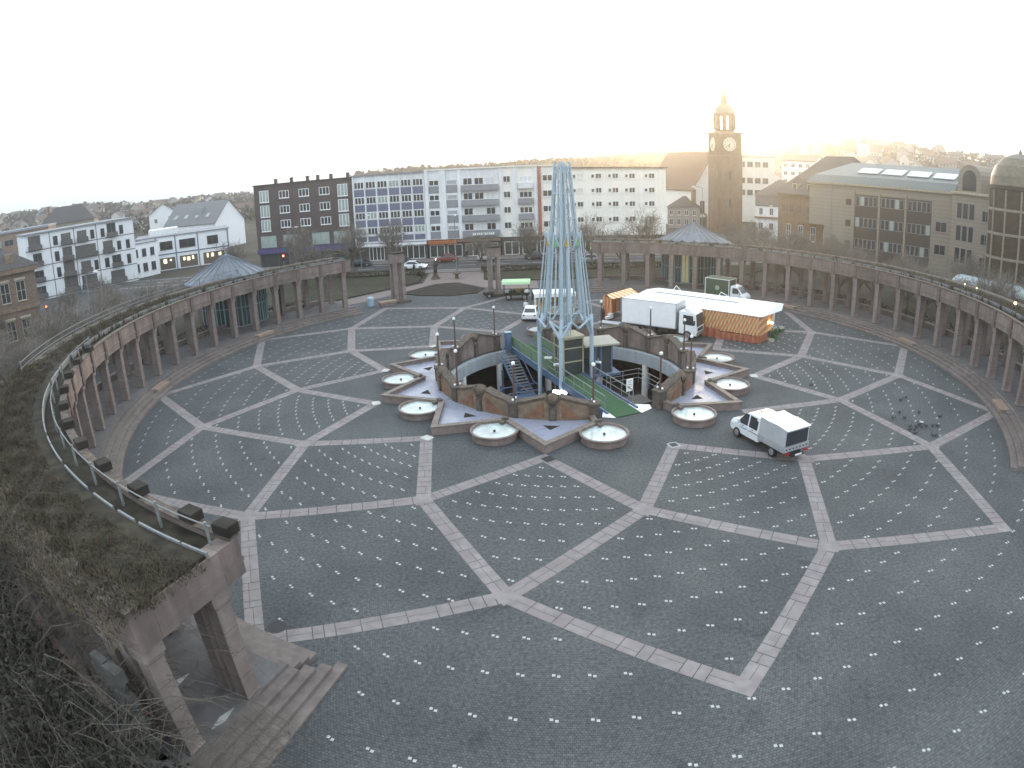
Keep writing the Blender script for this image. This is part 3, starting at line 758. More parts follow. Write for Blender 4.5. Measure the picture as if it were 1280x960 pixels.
# ================================================================ lift shaft, footbridge, stairs, canopy
BA = radians(-69.2); bd = Vector((cos(BA), sin(BA))); bn = Vector((-bd.y, bd.x))   # bridge axis, pointing to the plaza side; bn to the right-back
lift = thing('lift_shaft', 'glazed cream-framed lift shaft standing under the blue tower', 'lift', (3.98,48.32,0), BA)
MB().bb(-.8,.8,-.8,.8,-4.6,2.9).obj('glass_walls', glassb, lift)
fr = MB()
for x in (-.84,.84):
    for y in (-.84,.84): fr.bb(x-.05,x+.05,y-.05,y+.05,-4.6,3.0)
for z in (-2.4,-.05,1.1,2.2,2.95):
    for s_ in (-1,1): fr.bb(-.79,.79,s_*.84-.04,s_*.84+.04,z,z+.09); fr.bb(s_*.84-.035,s_*.84+.035,-.79,.79,z,z+.09)
for x in (-.3,.3): fr.bb(x-.03,x+.03,-.875,-.845,-.05,3.0)
fr.obj('frame', cream, lift)
MB().bb(-.95,.95,-.95,.95,3.04,3.2).obj('roof', cream, lift)
fb = thing('footbridge', 'footbridge with green carpet and blue edge beams crossing the sunken court', 'bridge', (CX,CY,0), BA)
d = MB(); d.bb(-9.55,9.7,-1.15,1.15,-.22,.03); d.obj('deck', grey_steel, fb)
MB().bb(-9.5,9.78,-.92,.93,.034,.05).obj('carpet', carpet, fb)
for y in (-1.16,1.16): MB().bb(-9.5,9.0,y-.07,y+.07,-.42,.16).obj('edge_beam', mid_blue, fb)
for y, x0, x1, pan in ((-1.16,-9.3,-1.0,1),(-1.16,-.9,8.6,0),(1.16,-9.3,-2.0,0),(1.16,2.0,8.4,0)):
    r_ = MB(); n = int((x1-x0)/1.5)
    for i in range(n+1): x = x0+(x1-x0)*i/n; r_.bb(x-.025,x+.025,y-.025,y+.025,.16,1.14)
    r_.bb(x0,x1,y-.03,y+.03,1.14,1.20); r_.bb(x0,x1,y-.018,y+.018,.62,.655)
    ro = r_.obj('railing', grey_steel if not pan else green_panel, fb)
    p_ = MB(); p_.bb(x0+.06,x1-.06,y-.008,y+.008,.22,1.1)
    if pan or y > 0 and x0 < 0: p_.obj('infill_panel', green_panel, ro)
for pts in (((8.1,-1.0),(9.3,-1.75),(9.85,-1.0)),((8.0,1.0),(9.85,1.0),(9.5,2.0),(8.8,2.3))):
    MB().prism([(p[0],p[1]) for p in pts], .031, .040).obj('white_mat', whitepaint, fb)
sb = thing('notice_board', 'small white notice board on a post by the right bridge railing', 'sign', (7.62,41.3,0.05), radians(25))
MB().bb(-.03,.03,-.03,.03,0,1.0).obj('post', grey_steel, sb); MB().bb(-.28,.28,-.06,-.035,.75,1.65).obj('board', whitepaint, sb)
tx = MB()
for i, w_ in enumerate((.4,.3,.42,.36,.25)): tx.bb(-w_/2,w_/2,-.066,-.0605,1.5-.14*i,1.53-.14*i)
tx.obj('writing', blackp, sb)
# side gallery landing on the right with railing
ld = thing('side_landing', 'steel side landing with tubular railings right of the green carpet', 'landing', (CX,CY,0), BA)
MB().bb(6.6,8.3,1.3,2.9,-.25,-.02).obj('deck', blackp, ld)  # deck coloured black to paint in the dark opening by the railings
r_ = MB()
for (xa,ya),(xb,yb) in (((4.2,1.4),(4.2,4.2)),((4.2,4.2),(7.2,4.2)),((7.2,4.2),(8.4,2.9))):
    for z in (.35,.7,1.05): r_.tube([(xa,ya,z),(xb,yb,z)], .025, 5)
    for f in (0,.5,1): r_.tube([(xa+(xb-xa)*f,ya+(yb-ya)*f,-.1),(xa+(xb-xa)*f,ya+(yb-ya)*f,1.05)], .03, 5)
r_.obj('railing', grey_steel, ld)
# blue stairs going down on the left, in two flights
bs = thing('blue_stairs', 'blue steel stairs descending into the court left of the tower', 'stairs', (CX,CY,0), BA)
s_ = MB()
for i in range(13): s_.bb(-7.6+.30*i,-7.3+.30*i,-2.6,-1.3,-.32-.18*i,-.26-.18*i)
s_.obj('tread', grey_steel, bs)
MB().bb(-3.7,-1.6,-4.2,-1.3,-2.62,-2.5).obj('landing', mid_blue, bs)
s_ = MB()
for i in range(11): s_.bb(-3.0,-1.6,-4.5-.28*i,-4.22-.28*i,-2.72-.18*i,-2.66-.18*i)
s_.obj('tread', grey_steel, bs)
for y in (-2.65,-1.28):
    MB().tube([(-7.6,y,-.3),(-3.7,y,-2.6)], .11, 4).obj('stringer', mid_blue, bs)
    MB().tube([(-7.6,y,.75),(-3.7,y,-1.5),(-1.6,y,-1.5)], .05, 6).obj('handrail', mid_blue, bs)
for x in (-3.05,-1.55):
    MB().tube([(x,-4.2,-2.6),(x,-7.5,-4.6)], .11, 4).obj('stringer', mid_blue, bs)
    MB().tube([(x,-1.3,-1.5),(x,-4.2,-1.5),(x,-7.5,-3.5)], .05, 6).obj('handrail', mid_blue, bs)
for x, y in ((-7.6,-2.65),(-3.7,-2.65),(-3.7,-4.2),(-1.6,-4.2),(-1.6,-1.3)): MB().bb(x-.08,x+.08,y-.08,y+.08,-4.6,-1.5).obj('post', mid_blue, bs)
g_ = thing('blue_gate_cabin', 'narrow blue steel cabin at the rear end of the bridge', 'cabin', (CX,CY,0), BA)
MB().bb(-9.0,-8.6,-1.85,-1.30,-.1,1.6).obj('body', mid_blue, g_); MB().bb(-9.02,-8.58,-1.87,-1.28,1.6,1.66).obj('roof', blue_steel, g_)
MB().bb(-8.60,-8.58,-1.75,-1.4,.5,1.4).obj('door', mat('dull_blue_door', (.12,.18,.3), .5), g_)
# flat canopy kiosk behind the right leg
kk = thing('ticket_kiosk', 'flat-roofed blue kiosk with beige roof beside the lift', 'kiosk', (6.3,49.0,0), radians(15))
MB().bb(-.9,.9,-.9,.9,-.1,2.2).obj('body', glassb, kk)
f_ = MB()
for x in (-.92,0,.92):
    for y in (-.92,.92): f_.bb(x-.07,x+.07,y-.05,y+.05,-.1,2.25)
f_.bb(-.94,-.4,-.96,-.93,0,2.2); f_.obj('frame', mid_blue, kk)
MB().prism([(-1.5,-1.3),(1.4,-1.5),(1.6,1.2),(-1.3,1.4)], 2.28, 2.42).obj('roof', mat('beige_felt_roof', (.36,.35,.30), .8, .06), kk)
MB().bb(-1.6,1.6,-1.3,1.4,-.3,-.10).obj('deck', mid_blue, kk)
# small floodlights strapped to the tower legs
for i, (x, y, z, rz_) in enumerate(((2.3,47.5,1.6,.5),(2.9,47.0,1.2,1.0),(6.2,47.2,1.2,2.0),(3.05,45.6,-.6,2.6))):
    f_ = thing('floodlight', ['white floodlight clamped to the left rear tower leg','small white floodlight pointing down by the tower','white floodlight on the right tower leg','bright white tubular lamp lying on the blue beam left of the front tower leg'][i], 'floodlight', (x,y,z), rz_)
    MB().tube([(-.3 if i < 3 else -.55,0,0),(.3 if i < 3 else .55,0,-.12)], .10 if i < 3 else .17, 8).obj('lamp', whitelamp if i < 3 else glow('white_tube_lamp', (1,1,1), 1.5), f_)
    MB().bb(-.05,.05,-.05,.05,.1,.25).obj('bracket', grey_steel, f_)
# ================================================================ wheels and vehicles
def wheel(parent, x, y, r=.33, w_=.22):
    t = MB(); t.lathe([(r*.55,-w_/2),(r*.93,-w_/2),(r,-w_*.3),(r,w_*.3),(r*.93,w_/2),(r*.55,w_/2)], n=20); t.xf(Matrix.Translation((x,y,r)) @ Matrix.Rotation(pi/2,4,'X'))
    wo = t.obj('wheel', rubber, parent)
    s = 1 if y > 0 else -1
    q = MB(); q.lathe([(r*.62,0),(r*.58,.02),(r*.25,.035),(.01,.04)], n=14); q.xf(Matrix.Translation((x,y+s*(w_/2+.003),r)) @ Matrix.Rotation(-s*pi/2,4,'X')); q.obj('rim', rimm, wo)
def loft(secs):
    """secs: (x, y_bottom, y_mid, y_top, z0, zm, z1) -> closed lofted body"""
    m = MB(); n = len(secs)
    for x, yb, ym, yt, z0, zm, z1 in secs:
        m.v += [(x,-yb,z0),(x,-ym,zm),(x,-yt,z1),(x,yt,z1),(x,ym,zm),(x,yb,z0)]
    for i in range(n-1):
        for j in range(6): k = (j+1) % 6; m.face((6*i+j, 6*i+k, 6*i+6+k, 6*i+6+j))
    m.face(range(5,-1,-1)); m.face([6*(n-1)+j for j in range(6)])
    return m
def slab(m, pts, th):
    """thin plate from 4 points, thickened along its normal"""
    P = [Vector(p) for p in pts]; nrm = (P[1]-P[0]).cross(P[2]-P[0]).normalized()*th
    n = len(m.v); k = len(P)
    m.v += [tuple(p) for p in P]+[tuple(p+nrm) for p in P]
    m.face([n+i for i in reversed(range(k))]); m.face([n+k+i for i in range(k)])
    for i in range(k): j = (i+1) % k; m.face((n+i,n+j,n+k+j,n+k+i))
def mirror_plate(name, pts, m_, parent, th=.012):
    for s in (1,-1):
        q = [(x,s*y,z) for x,y,z in pts]
        if s > 0: q = q[::-1]
        b = MB(); slab(b, q, th); b.obj(name, m_, parent)
lampw = mat('headlight_glass', (.7,.7,.68), .15, .05); lampr = mat('tail_light', (.35,.02,.015), .3, .05)

def car(label, x, y, rz_, paint, L=4.3, estate=False, grp=None, lights=False):
    t = thing('parked_car' if not lights else 'car', label, 'car', (x,y,0), rz_, grp)
    h = 1.46; s = L/4.3
    secs = [(-2.12*s,.70,.74,.66,.40,.62,.80),(-2.0*s,.80,.85,.74,.28,.62,.92),(-1.0*s,.84,.88,.78,.24,.62,.94),(.6*s,.84,.88,.78,.24,.62,.93),(1.5*s,.82,.86,.72,.26,.58,.84),(2.0*s,.76,.80,.66,.28,.52,.72),(2.13*s,.62,.66,.6,.36,.5,.60)]
    b = loft(secs).obj('body', paint, t, smooth=False, bevel=.03)
    re = -1.95 if estate else -1.72; rt = -1.6 if estate else -1.0
    g_ = loft([(re*s,.74,.72,.66,.90,.95,.98),(rt*s,.74,.66,.56,.90,1.15,h-.02),(-.2*s,.74,.66,.57,.90,1.15,h),(.35*s,.74,.66,.56,.90,1.12,h-.04),(1.18*s,.74,.72,.66,.88,.90,.92)])
    g_.obj('roof', paint, b, bevel=.03)
    mirror_plate('side_window', [((re+.35)*s,.745,.97),(.95*s,.745,.97),(.32*s,.615,h-.12),((rt+.1)*s,.615,h-.12)], glassd, t)
    w_ = MB(); slab(w_, [(1.16*s,-.62,.945),(1.16*s,.62,.945),(.40*s,.52,h-.05),(.40*s,-.52,h-.05)], .012); w_.obj('windscreen', glassd, t)
    w_ = MB(); slab(w_, [((re-.01)*s,.6,.99),((re-.01)*s,-.6,.99),((rt-.06)*s,-.5,h-.08),((rt-.06)*s,.5,h-.08)], .012); w_.obj('rear_window', glassd, t)
    for xx in (-1.28*s,1.34*s):
        for yy in (-.80,.80): wheel(t, xx, yy, .32, .2)
    for sg in (-1,1):
        MB().box((2.08*s,sg*.55,.60), (.10,.26,.13)).obj('headlight', glow('headlamp_on', (1,.95,.8), 5) if lights else lampw, t)
        MB().box((-2.09*s,sg*.60,.72), (.08,.2,.16)).obj('tail_light', lampr, t)
    return t
silver = mat('silver_car_paint', (.35,.37,.39), .35, .05, 3, metal=.5); red = mat('red_car_paint', (.16,.035,.032), .35, .08); dark = mat('dark_car_paint', (.03,.035,.045), .35, .1); greenc = mat('teal_van_paint', (.06,.12,.11), .4, .1)
car('white hatchback driving along the near lane behind the clustered pier', -17.4, 107.0, radians(-6), carwhite, 4.3, lights=True)
car('dark saloon parked behind the white hatchback', -20.6, 114.0, 0, dark, 4.5)
car('red car with lit headlights facing the kerb opposite the statue', -12.4, 113.9, radians(183), red, 4.2, lights=True)
car('silver white car parked at the far kerb left of the bare tree', -4.8, 113.6, 0, silver, 4.3)
car('dark estate car in front of the purple shop fascia', -28.5, 113.5, 0, dark, 4.6, True)
car('dark hatchback half hidden behind the tower at the far kerb', 3.6, 113.6, 0, dark, 4.1)
car('pale grey car seen between the right colonnade posts and the tower', 12.6, 108.0, radians(180), silver, 4.4)
car('dark car standing in the street left of the church tower', 42.0, 140.0, radians(80), dark, 4.3)
t = thing('delivery_van', 'dark teal van with an orange sign at the far kerb below the brown building', 'van', (-32.5,110.9,0), 0)
b = loft([(-2.5,.9,.95,.85,.4,1.2,2.1),(1.0,.9,.95,.85,.35,1.2,2.15),(1.6,.9,.94,.8,.35,1.1,1.9),(2.3,.88,.9,.76,.35,.9,1.2),(2.6,.8,.82,.7,.4,.7,.95)]).obj('body', greenc, t, bevel=.04)
mirror_plate('side_window', [(.7,.915,1.25),(1.9,.89,1.2),(1.4,.86,1.85),(.7,.87,1.9)], glassd, t)
MB().bb(-1.1,-.2,-.965,-.94,1.0,1.7).obj('sign', glow('orange_sign', (1,.16,.06), 1.0), t)
for xx in (-1.6,1.6):
    for yy in (-.82,.82): wheel(t, xx, yy, .34)

def van_cab(t, paint, x0, x1, w_, h, hood=.95, big=False):
    """front half of a van or lorry: x0 rear of the cab, x1 nose"""
    L = x1-x0
    if big:
        secs = [(x0,w_-.03,w_,w_-.08,.55,1.5,h),(x0+L*.76,w_-.03,w_,w_-.09,.55,1.5,h),(x0+L*.92,w_-.04,w_-.01,w_-.11,.45,1.45,h-.18),(x1,w_-.08,w_-.05,w_-.06,.42,.9,1.25)]
        ws = [(x1+.005,1.30),(x0+L*.93,h-.26)]; sw = [(x0+L*.22,1.45),(x0+L*.86,1.40),(x0+L*.70,h-.36),(x0+L*.22,h-.32)]
    else:
        secs = [(x0,w_-.04,w_,w_-.13,.38,1.0,h),(x0+L*.30,w_-.04,w_,w_-.15,.36,1.0,h-.01),(x0+L*.42,w_-.04,w_,w_-.17,.36,1.0,h-.08),(x0+L*.74,w_-.05,w_-.01,w_-.16,.36,.95,1.22),(x0+L*.92,w_-.08,w_-.05,w_-.18,.36,.78,1.02),(x1,w_-.22,w_-.18,w_-.28,.42,.66,.80)]
        ws = [(x0+L*.735,1.26),(x0+L*.435,h-.12)]; sw = None
    b = loft(secs).obj('cab', paint, t, bevel=.045)
    q = MB(); yl, yh = w_-.22, w_-.24
    slab(q, [(ws[0][0]+.01,-yl,ws[0][1]),(ws[0][0]+.01,yl,ws[0][1]),(ws[1][0]+.01,yh,ws[1][1]),(ws[1][0]+.01,-yh,ws[1][1])], .015); q.obj('windscreen', glassd, t)
    for sg in (-1,1):
        MB().box((x1-.10 if not big else x1-.02,sg*(w_-.34),.74 if not big else .8), (.12,.26,.17)).obj('headlight', lampw, t)
        m_ = MB(); m_.box((x0+L*(.60 if not big else .92),sg*(w_+.14),1.22 if not big else 1.75), (.10,.18,.26 if not big else .42)); m_.box((x0+L*(.60 if not big else .90),sg*(w_+.03),1.14 if not big else 1.9),(.05,.14,.05)); m_.obj('wing_mirror', blackp if big else paint, t)
    return b

# ---- white crew cab pickup with tarpaulin body, nearest vehicle
hv = Vector((-.336,.942)); rv_ = Vector((.942,.336))
cw = (Vector((13.27,34.3))+Vector((14.37,31.19)))/2 + rv_*.86
t = thing('pickup_truck', 'white crew-cab pickup with grey-white tarpaulin load bed parked on the paving', 'pickup', (cw.x,cw.y,0), atan2(hv.y,hv.x))
body = van_cab(t, carwhite, -.35, 2.55, .93, 1.93)
mirror_plate('side_window', [(.68,.925,1.10),(1.60,.905,1.08),(1.02,.80,1.78),(.68,.80,1.80)], glassd, t)
mirror_plate('side_window', [(-.22,.925,1.10),(.55,.925,1.10),(.55,.80,1.80),(-.22,.80,1.80)], glassd, t)
m = MB(); 
for s in (1,-1): m.box((.12,s*.938,.86), (.85,.012,.03)); m.box((.2,s*.945,1.0),(.16,.02,.03)); m.box((1.1,s*.945,1.0),(.16,.02,.03))
m.obj('door_handle', blackp, t)
mirror_plate('door_lettering', [(.75,.938,.80),(1.35,.938,.80),(1.35,.938,.88),(.75,.938,.88)], mat('faded_blue_lettering', (.25,.38,.5), .5), t, .004)
MB().bb(-2.75,1.9,-.42,.42,.42,.60).obj('chassis', blackp, t)
al = mat('aluminium_dropside', (.5,.52,.54), .4, .08, 4, metal=.5)
tr = MB(); tr.bb(-2.75,-.42,-1.0,1.0,.66,.74); tr.bb(-2.75,-.42,-1.02,-.98,.74,1.0); tr.bb(-2.75,-.42,.98,1.02,.74,1.0); tr.bb(-2.79,-2.75,-1.0,1.0,.70,1.02); tr.obj('load_bed', al, t, bevel=.01)
sk = MB()
for s in range(-3,4): sk.box((-2.8,s*.27,.86), (.02,.10,.07))
sk.obj('tailboard_slot', blackp, t)
tm = mat('grey_tarpaulin', (.40,.42,.44), .55, .07, 1.2, .25)
tp_ = loft([(-2.72,.99,.985,.93,1.0,1.5,2.02),(-2.0,.985,.965,.93,1.0,1.5,2.07),(-1.2,.99,.98,.93,1.0,1.5,2.04),(-.46,.985,.975,.93,1.0,1.5,2.08)]); 
top_ = MB(); tp_.obj('tarpaulin_cover', tm, t, bevel=.03)
rt_ = MB(); secs = [(-2.86,2.02),(-2.0,2.105),(-1.2,2.07),(-.42,2.11)]
for (xa,za),(xb,zb) in zip(secs, secs[1:]): slab(rt_, [(xa,-.95,za),(xb,-.95,zb),(xb,.95,zb),(xa,.95,za)], .03)
rt_.obj('roof_sheet', white_tarp, t)
MB().bb(-2.745,-2.725,-.86,.86,1.06,1.88).obj('rear_window', glassd, t)
for xx in (-1.65,1.65):
    for yy in (-.82,.82): wheel(t, xx, yy, .335, .22)
for s in (-1,1): MB().box((-2.83,s*.72,.60), (.06,.3,.12)).obj('tail_light', lampr, t)
MB().lathe([(.05,1.94),(.05,2.02),(.02,2.04)], (.4,.15,0), 8).obj('beacon', mat('amber_beacon', (.5,.2,.03), .3), t)
MB().bb(-3.0,-2.75,-.5,.5,.42,.50).obj('rear_bumper', blackp, t)
MB().bb(-3.02,-3.003,-.26,.26,.46,.57).obj('number_plate', whitepaint, t)

# ---- big white box lorry
td = Vector((.80,-.60)).normalized(); tr_ = Vector((-.60,-.80))
ang = atan2(td.y, td.x)
base = Vector((10.35,60.75))            # rear corner of the box nearest the camera
ctr = base - tr_*1.22
t = thing('box_lorry', 'big white box lorry parked behind the ring wall', 'lorry', (ctr.x,ctr.y,0), ang)
bx = MB().bb(.0,5.75,-1.22,1.22,.98,3.38).obj('cargo_box', white_tarp, t, bevel=.03)
q = MB(); q.bb(-.03,.0,-1.24,1.24,.92,3.42); q.bb(5.75,5.80,-1.24,1.24,.92,3.42); q.bb(-.03,5.8,-1.235,-1.222,3.36,3.42); q.bb(-.03,5.8,1.222,1.235,3.36,3.42); q.bb(-.03,5.8,-1.24,-1.222,.92,1.0); q.obj('box_edge_trim', al, bx)
van_cab(t, carwhite, 6.05, 7.85, 1.12, 2.72, big=True)
mirror_plate('side_window', [(6.50,1.125,1.50),(7.58,1.115,1.45),(7.50,1.07,2.36),(6.50,1.075,2.40)], glassd, t)
MB().bb(.1,7.6,-.45,.45,.55,.82).obj('chassis', blackp, t)
MB().bb(7.82,7.90,-1.0,1.0,.42,.72).obj('bumper', grey_steel, t); MB().bb(7.86,7.90,-.7,.7,.85,1.15).obj('grille', blackp, t)
MB().box((6.9,0,2.82), (.7,1.9,.25), 0, .35).obj('wind_deflector', carwhite, t)
for xx in (1.6,6.95):
    for yy in (-1.0,1.0): wheel(t, xx, yy, .45, .28)
for i in range(2): MB().bb(2.5+i*1.4,3.6+i*1.4,-1.15,-.75,.5,.92).obj('side_locker', blackp, t)
# people-high dark lamp post in front of it is a thing of its own (bollard lamps handled below)

# ---- long white market trailer with striped curtains
sd = Vector((.751,-.660)); sn = Vector((-.660,-.751)); a_s = atan2(sd.y, sd.x)
ob = Vector((14.2,66.2))
t = thing('market_stall', 'long white market trailer with raised white roof and orange striped curtains', 'market stall', (ob.x,ob.y,0), a_s)
orange = stripes('orange_white_stripes', (0.62,0.44,0.26), (0.52,0.20,0.075), 3.0, 'X', .8, .5, -.45)
orange_d = mat('orange_red_skirt', (.36,.125,.075), .85, .15, 2, .3)
MB().bb(0,13.6,.4,2.6,.35,2.35).obj('trailer_body', carwhite, t, bevel=.04)
rf = MB(); slab(rf, [(-.4,-3.6,2.62),(14.3,-3.6,2.62),(14.6,.35,2.98),(-.4,.35,2.98)], .06); slab(rf, [(-.4,.35,2.98),(14.6,.35,2.98),(14.4,3.0,2.72),(-.4,3.0,2.72)], .06)
rf.obj('roof', white_tarp, t)
MB().box((5.8,-.4,3.03), (9.5,.10,.10)).obj('roof_seam', greyblind, t)
cu = MB(); random.seed(2)
n = 90
def curtain(m, p0, p1, z0, z1, amp=.07, wl=.42):
    d = Vector(p1)-Vector(p0); L = d.length; d.normalize(); nn = Vector((-d.y,d.x)); k = int(L/.09); b = len(m.v)
    for i in range(k+1):
        s = L*i/k; p = Vector(p0)+d*s
        for z, f in ((z0,1.3),(z0+(z1-z0)*.5,1.0),(z1,.2)):
            q = p+nn*amp*f*sin(2*pi*s/wl+.6*sin(s)); m.v.append((q.x,q.y,z))
    for i in range(k):
        for j in range(2): m.face((b+3*i+j,b+3*i+3+j,b+3*i+4+j,b+3*i+1+j))
curtain(cu, (3.0,-3.45), (14.0,-3.45), .75, 2.6); curtain(cu, (14.0,-3.45), (14.2,-.2), .75, 2.7)
so_ = cu.obj('striped_curtain', orange, t); so_.modifiers.new('s','SOLIDIFY').thickness = .015
sk = MB(); curtain(sk, (3.0,-3.5), (7.6,-3.6), .03, .80, .09, .7); curtain(sk, (7.6,-3.6), (10.0,-3.75), .03, .95, .10, .8); curtain(sk, (10.0,-3.75), (14.0,-3.5), .03, .72, .09, .6); curtain(sk, (14.0,-3.5), (14.25,-1.5), .03, .8, .08, .6)
so_ = sk.obj('curtain_skirt', orange_d, t); so_.modifiers.new('s','SOLIDIFY').thickness = .02
for x in (8.2,): 
    q = MB(); q.tube([(x,-.6,3.05),(x+.25,.1,3.75),(x+1.4,.9,2.95)], .045, 5); q.obj('roof_strut', whitepaint, t)
q = MB(); q.tube([(2.6,.4,3.05),(2.9,.9,3.7),(3.3,1.4,3.0)], .045, 5); q.obj('roof_strut', whitepaint, t)
q = MB(); slab(q, [(14.3,-3.4,2.66),(15.0,.2,2.70),(15.1,.3,3.35),(14.7,.25,3.3)], .05); q.obj('roof_flap', white_tarp, t)
for x in (3.05,8.0,13.95): MB().bb(x-.04,x+.04,-3.42,-3.34,0,2.6).obj('pole', grey_steel, t)
for x in (4.5,6.5): wheel(t, x, .55, .36)
for x in (5.2,7.0,9.5,12.0): MB().sphere((x,-3.0,2.35), .12, 8, 6).obj('bulb', glow('curtain_bulb', (1,.35,.12), 22), t)
for i, (x, y) in enumerate(((14.9,-2.6),(15.3,-2.3),(15.65,-1.9))):
    pass
# ---- orange awning at the left end
t = thing('striped_awning', 'orange and white striped awning tent at the left end behind the lorry', 'awning', (9.7,67.3,0), a_s)
aw = MB(); slab(aw, [(-.1,-.4,2.3),(.7,-.85,2.62),(1.65,2.4,2.95),(-.1,2.9,2.3)], .05); slab(aw, [(.7,-.85,2.62),(1.5,-1.3,2.3),(3.1,1.9,2.5),(1.65,2.4,2.95)], .05)
aw.obj('roof', stripes('orange_awning_stripes', (.85,.72,.52), (.66,.30,.10), 1.9, 'Y', .8, .45), t)
cu = MB(); curtain(cu, (-.1,2.9), (-.1,-.4), .1, 2.35, .06, .6); curtain(cu, (-.1,-.4), (1.5,-1.3), .1, 2.4, .06, .6)
cc = cu.obj('curtain', stripes('orange_curtain_stripes', (.44,.16,.07), (.60,.30,.16), 2.6, 'Y', .8, .5), t); cc.modifiers.new('s','SOLIDIFY').thickness = .02
for p in ((0,-.3),(0,2.8),(2.8,1.8)): MB().bb(p[0]-.03,p[0]+.03,p[1]-.03,p[1]+.03,0,2.35).obj('pole', grey_steel, t)

# ---- crates, plants and lamps at the stall end
crg = mat('green_plastic_crate', (.04,.12,.05), .6, .15); leafm = mat('cut_greenery', (.035,.10,.03), .8, .4, 6); flw = mat('white_flowers', (.6,.6,.52), .8, .2)
def crate(label, x, y, z, rz_, m_, plants=None):
    t = thing('crate', label, 'crate', (x,y,z), rz_)
    q = MB(); q.bb(-.3,.3,-.2,.2,0,.03)
    for s in (-1,1): q.bb(-.3,.3,s*.2-.015,s*.2+.015,.03,.28); q.bb(s*.3-.015,s*.3+.015,-.185,.185,.03,.28)
    q.obj('box', m_, t)
    if plants:
        p = MB(); random.seed(int(x*100))
        for i in range(60):
            c = Vector((random.uniform(-.3,.3),random.uniform(-.2,.2),random.uniform(.2,.55))); d_ = Vector((random.uniform(-1,1),random.uniform(-1,1),random.uniform(-.2,1))).normalized()*.13
            e_ = d_.cross(Vector((0,0,1)))*.5; p.poly([c,c+d_*.5+e_,c+d_,c+d_*.5-e_])
        p.obj('plants', plants, t)
crate('green crate of leafy greenery by the striped stall end, next to the lamps', 24.6,55.7,0,.3,crg,leafm)
crate('green crate of dark greenery standing farther out from the stall', 25.6,57.4,0,.8,crg,leafm)
crate('crate of white flowers at the outer end of the plant crates', 26.7,58.6,0,.5,crg,flw)
crate('crate of white blossoms between the two greenery crates', 25.9,58.3,.0,1.2,crg,flw)
crate('pale crate on the ground at the foot of the orange curtain corner', 24.0,55.0,0,.1,mat('pale_wood', (.35,.33,.27), .8))
for i in range(3):
    x, y = 23.55+.38*i, 56.35-.28*i+.0
    t = thing('stall_lamp', ['amber','yellowish','warm white'][i]+' lamp hanging under the stall roof end, '+['left','middle','right'][i]+' of the three', 'lamp', (x,y,1.55), a_s)
    MB().lathe([(.05,0),(.15,.05),(.13,.18),(.03,.22)], n=10).obj('shade', glow('amber_shade_%d' % i, [(1,.45,.15),(1,.75,.3),(1,.85,.5)][i], 9), t); MB().tube([(0,0,.2),(0,0,1.15)], .012, 4).obj('cord', blackp, t)

# ---- green box van
g0 = Vector((23.35,75.1)); gd = Vector((.70,-.71)).normalized(); gn = Vector((gd.y,-gd.x))
gc = g0 - gn*1.0
t = thing('box_van', 'green box van with white frame and cab parked before the right colonnade', 'van', (gc.x,gc.y,0), atan2(gd.y,gd.x))
MB().bb(0,3.35,-.98,.98,.62,2.7).obj('cargo_box', mat('dark_green_panel', (.055,.085,.055), .5, .1), t, bevel=.02)
q = MB()
for x in (-.02,3.3): q.bb(x,x+.08,-1.02,-.985,.58,2.75); q.bb(x,x+.08,.985,1.02,.58,2.75)
for z in (.56,2.70): q.bb(0.06,3.3,-1.02,-.985,z,z+.07); q.bb(0.06,3.3,.985,1.02,z,z+.07); q.bb(-.03,0,-1,1,z,z+.07); q.bb(3.35,3.38,-1,1,z,z+.07)
q.obj('frame', whitepaint, t)
MB().bb(.06,3.3,-.96,.96,2.71,2.76).obj('roof', mat('mossy_van_roof', (.20,.22,.15), .9, .2), t)
q = MB(); q.lathe([(.30,0),(.0,.004)], n=14, cap=False); q.xf(Matrix.Translation((1.7,-.99,1.65)) @ Matrix.Rotation(pi/2,4,'X')); q.obj('badge', mat('pale_badge', (.35,.38,.33), .6, .2, 6), t)
van_cab(t, carwhite, 3.45, 5.6, .92, 2.05)
mirror_plate('side_window', [(3.75,.905,1.18),(4.95,.89,1.14),(4.40,.81,1.82),(3.75,.81,1.86)], glassd, t)
MB().bb(.1,5.0,-.4,.4,.40,.60).obj('chassis', blackp, t)
for xx in (.9,4.75):
    for yy in (-.8,.8): wheel(t, xx, yy, .34)

# ---- cart with green canopy
t = thing('market_cart', 'flower cart with pale green arched canopy beside the right clustered pier', 'cart', (-.0,78.3,0), radians(-3))
q = MB(); 
prof = [(-1.1,2.05),(-1.0,2.28),(-.5,2.45),(0,2.5),(.5,2.45),(1.0,2.28),(1.1,2.05)]
for (ya,za),(yb,zb) in zip(prof, prof[1:]): slab(q, [(-1.75,ya,za),(1.75,ya,za),(1.75,yb,zb),(-1.75,yb,zb)], .04)
q.obj('canopy', mat('pale_green_canopy', (.42,.58,.36), .7, .06), t)
for x in (-1.55,1.55):
    for y in (-.9,.9): MB().bb(x-.03,x+.03,y-.03,y+.03,.5,2.2).obj('post', blackp, t)
MB().bb(-1.6,1.6,-.85,.85,.62,.92).obj('table', darkearth, t)
for x in (-1.0,1.0):
    for y in (-.8,.8): wheel(t, x, y, .38, .08)
for i,(x,y) in enumerate(((-1.2,-.3),(-.5,.2),(.2,-.3),(.9,.1),(1.3,-.4))):
    MB().box((x,y,1.08), (.5,.4,.30), i).obj('display_box', [greyblind,crg,redstone,leafm,whitelamp][i], t)
t = thing('handcart', 'small dark handcart left of the green-roofed cart', 'cart', (-3.6,79.6,0), .3)
MB().bb(-.6,.6,-.4,.4,.4,.7).obj('tray', darkearth, t); 
for y in (-.42,.42): wheel(t, 0, y, .28, .08)
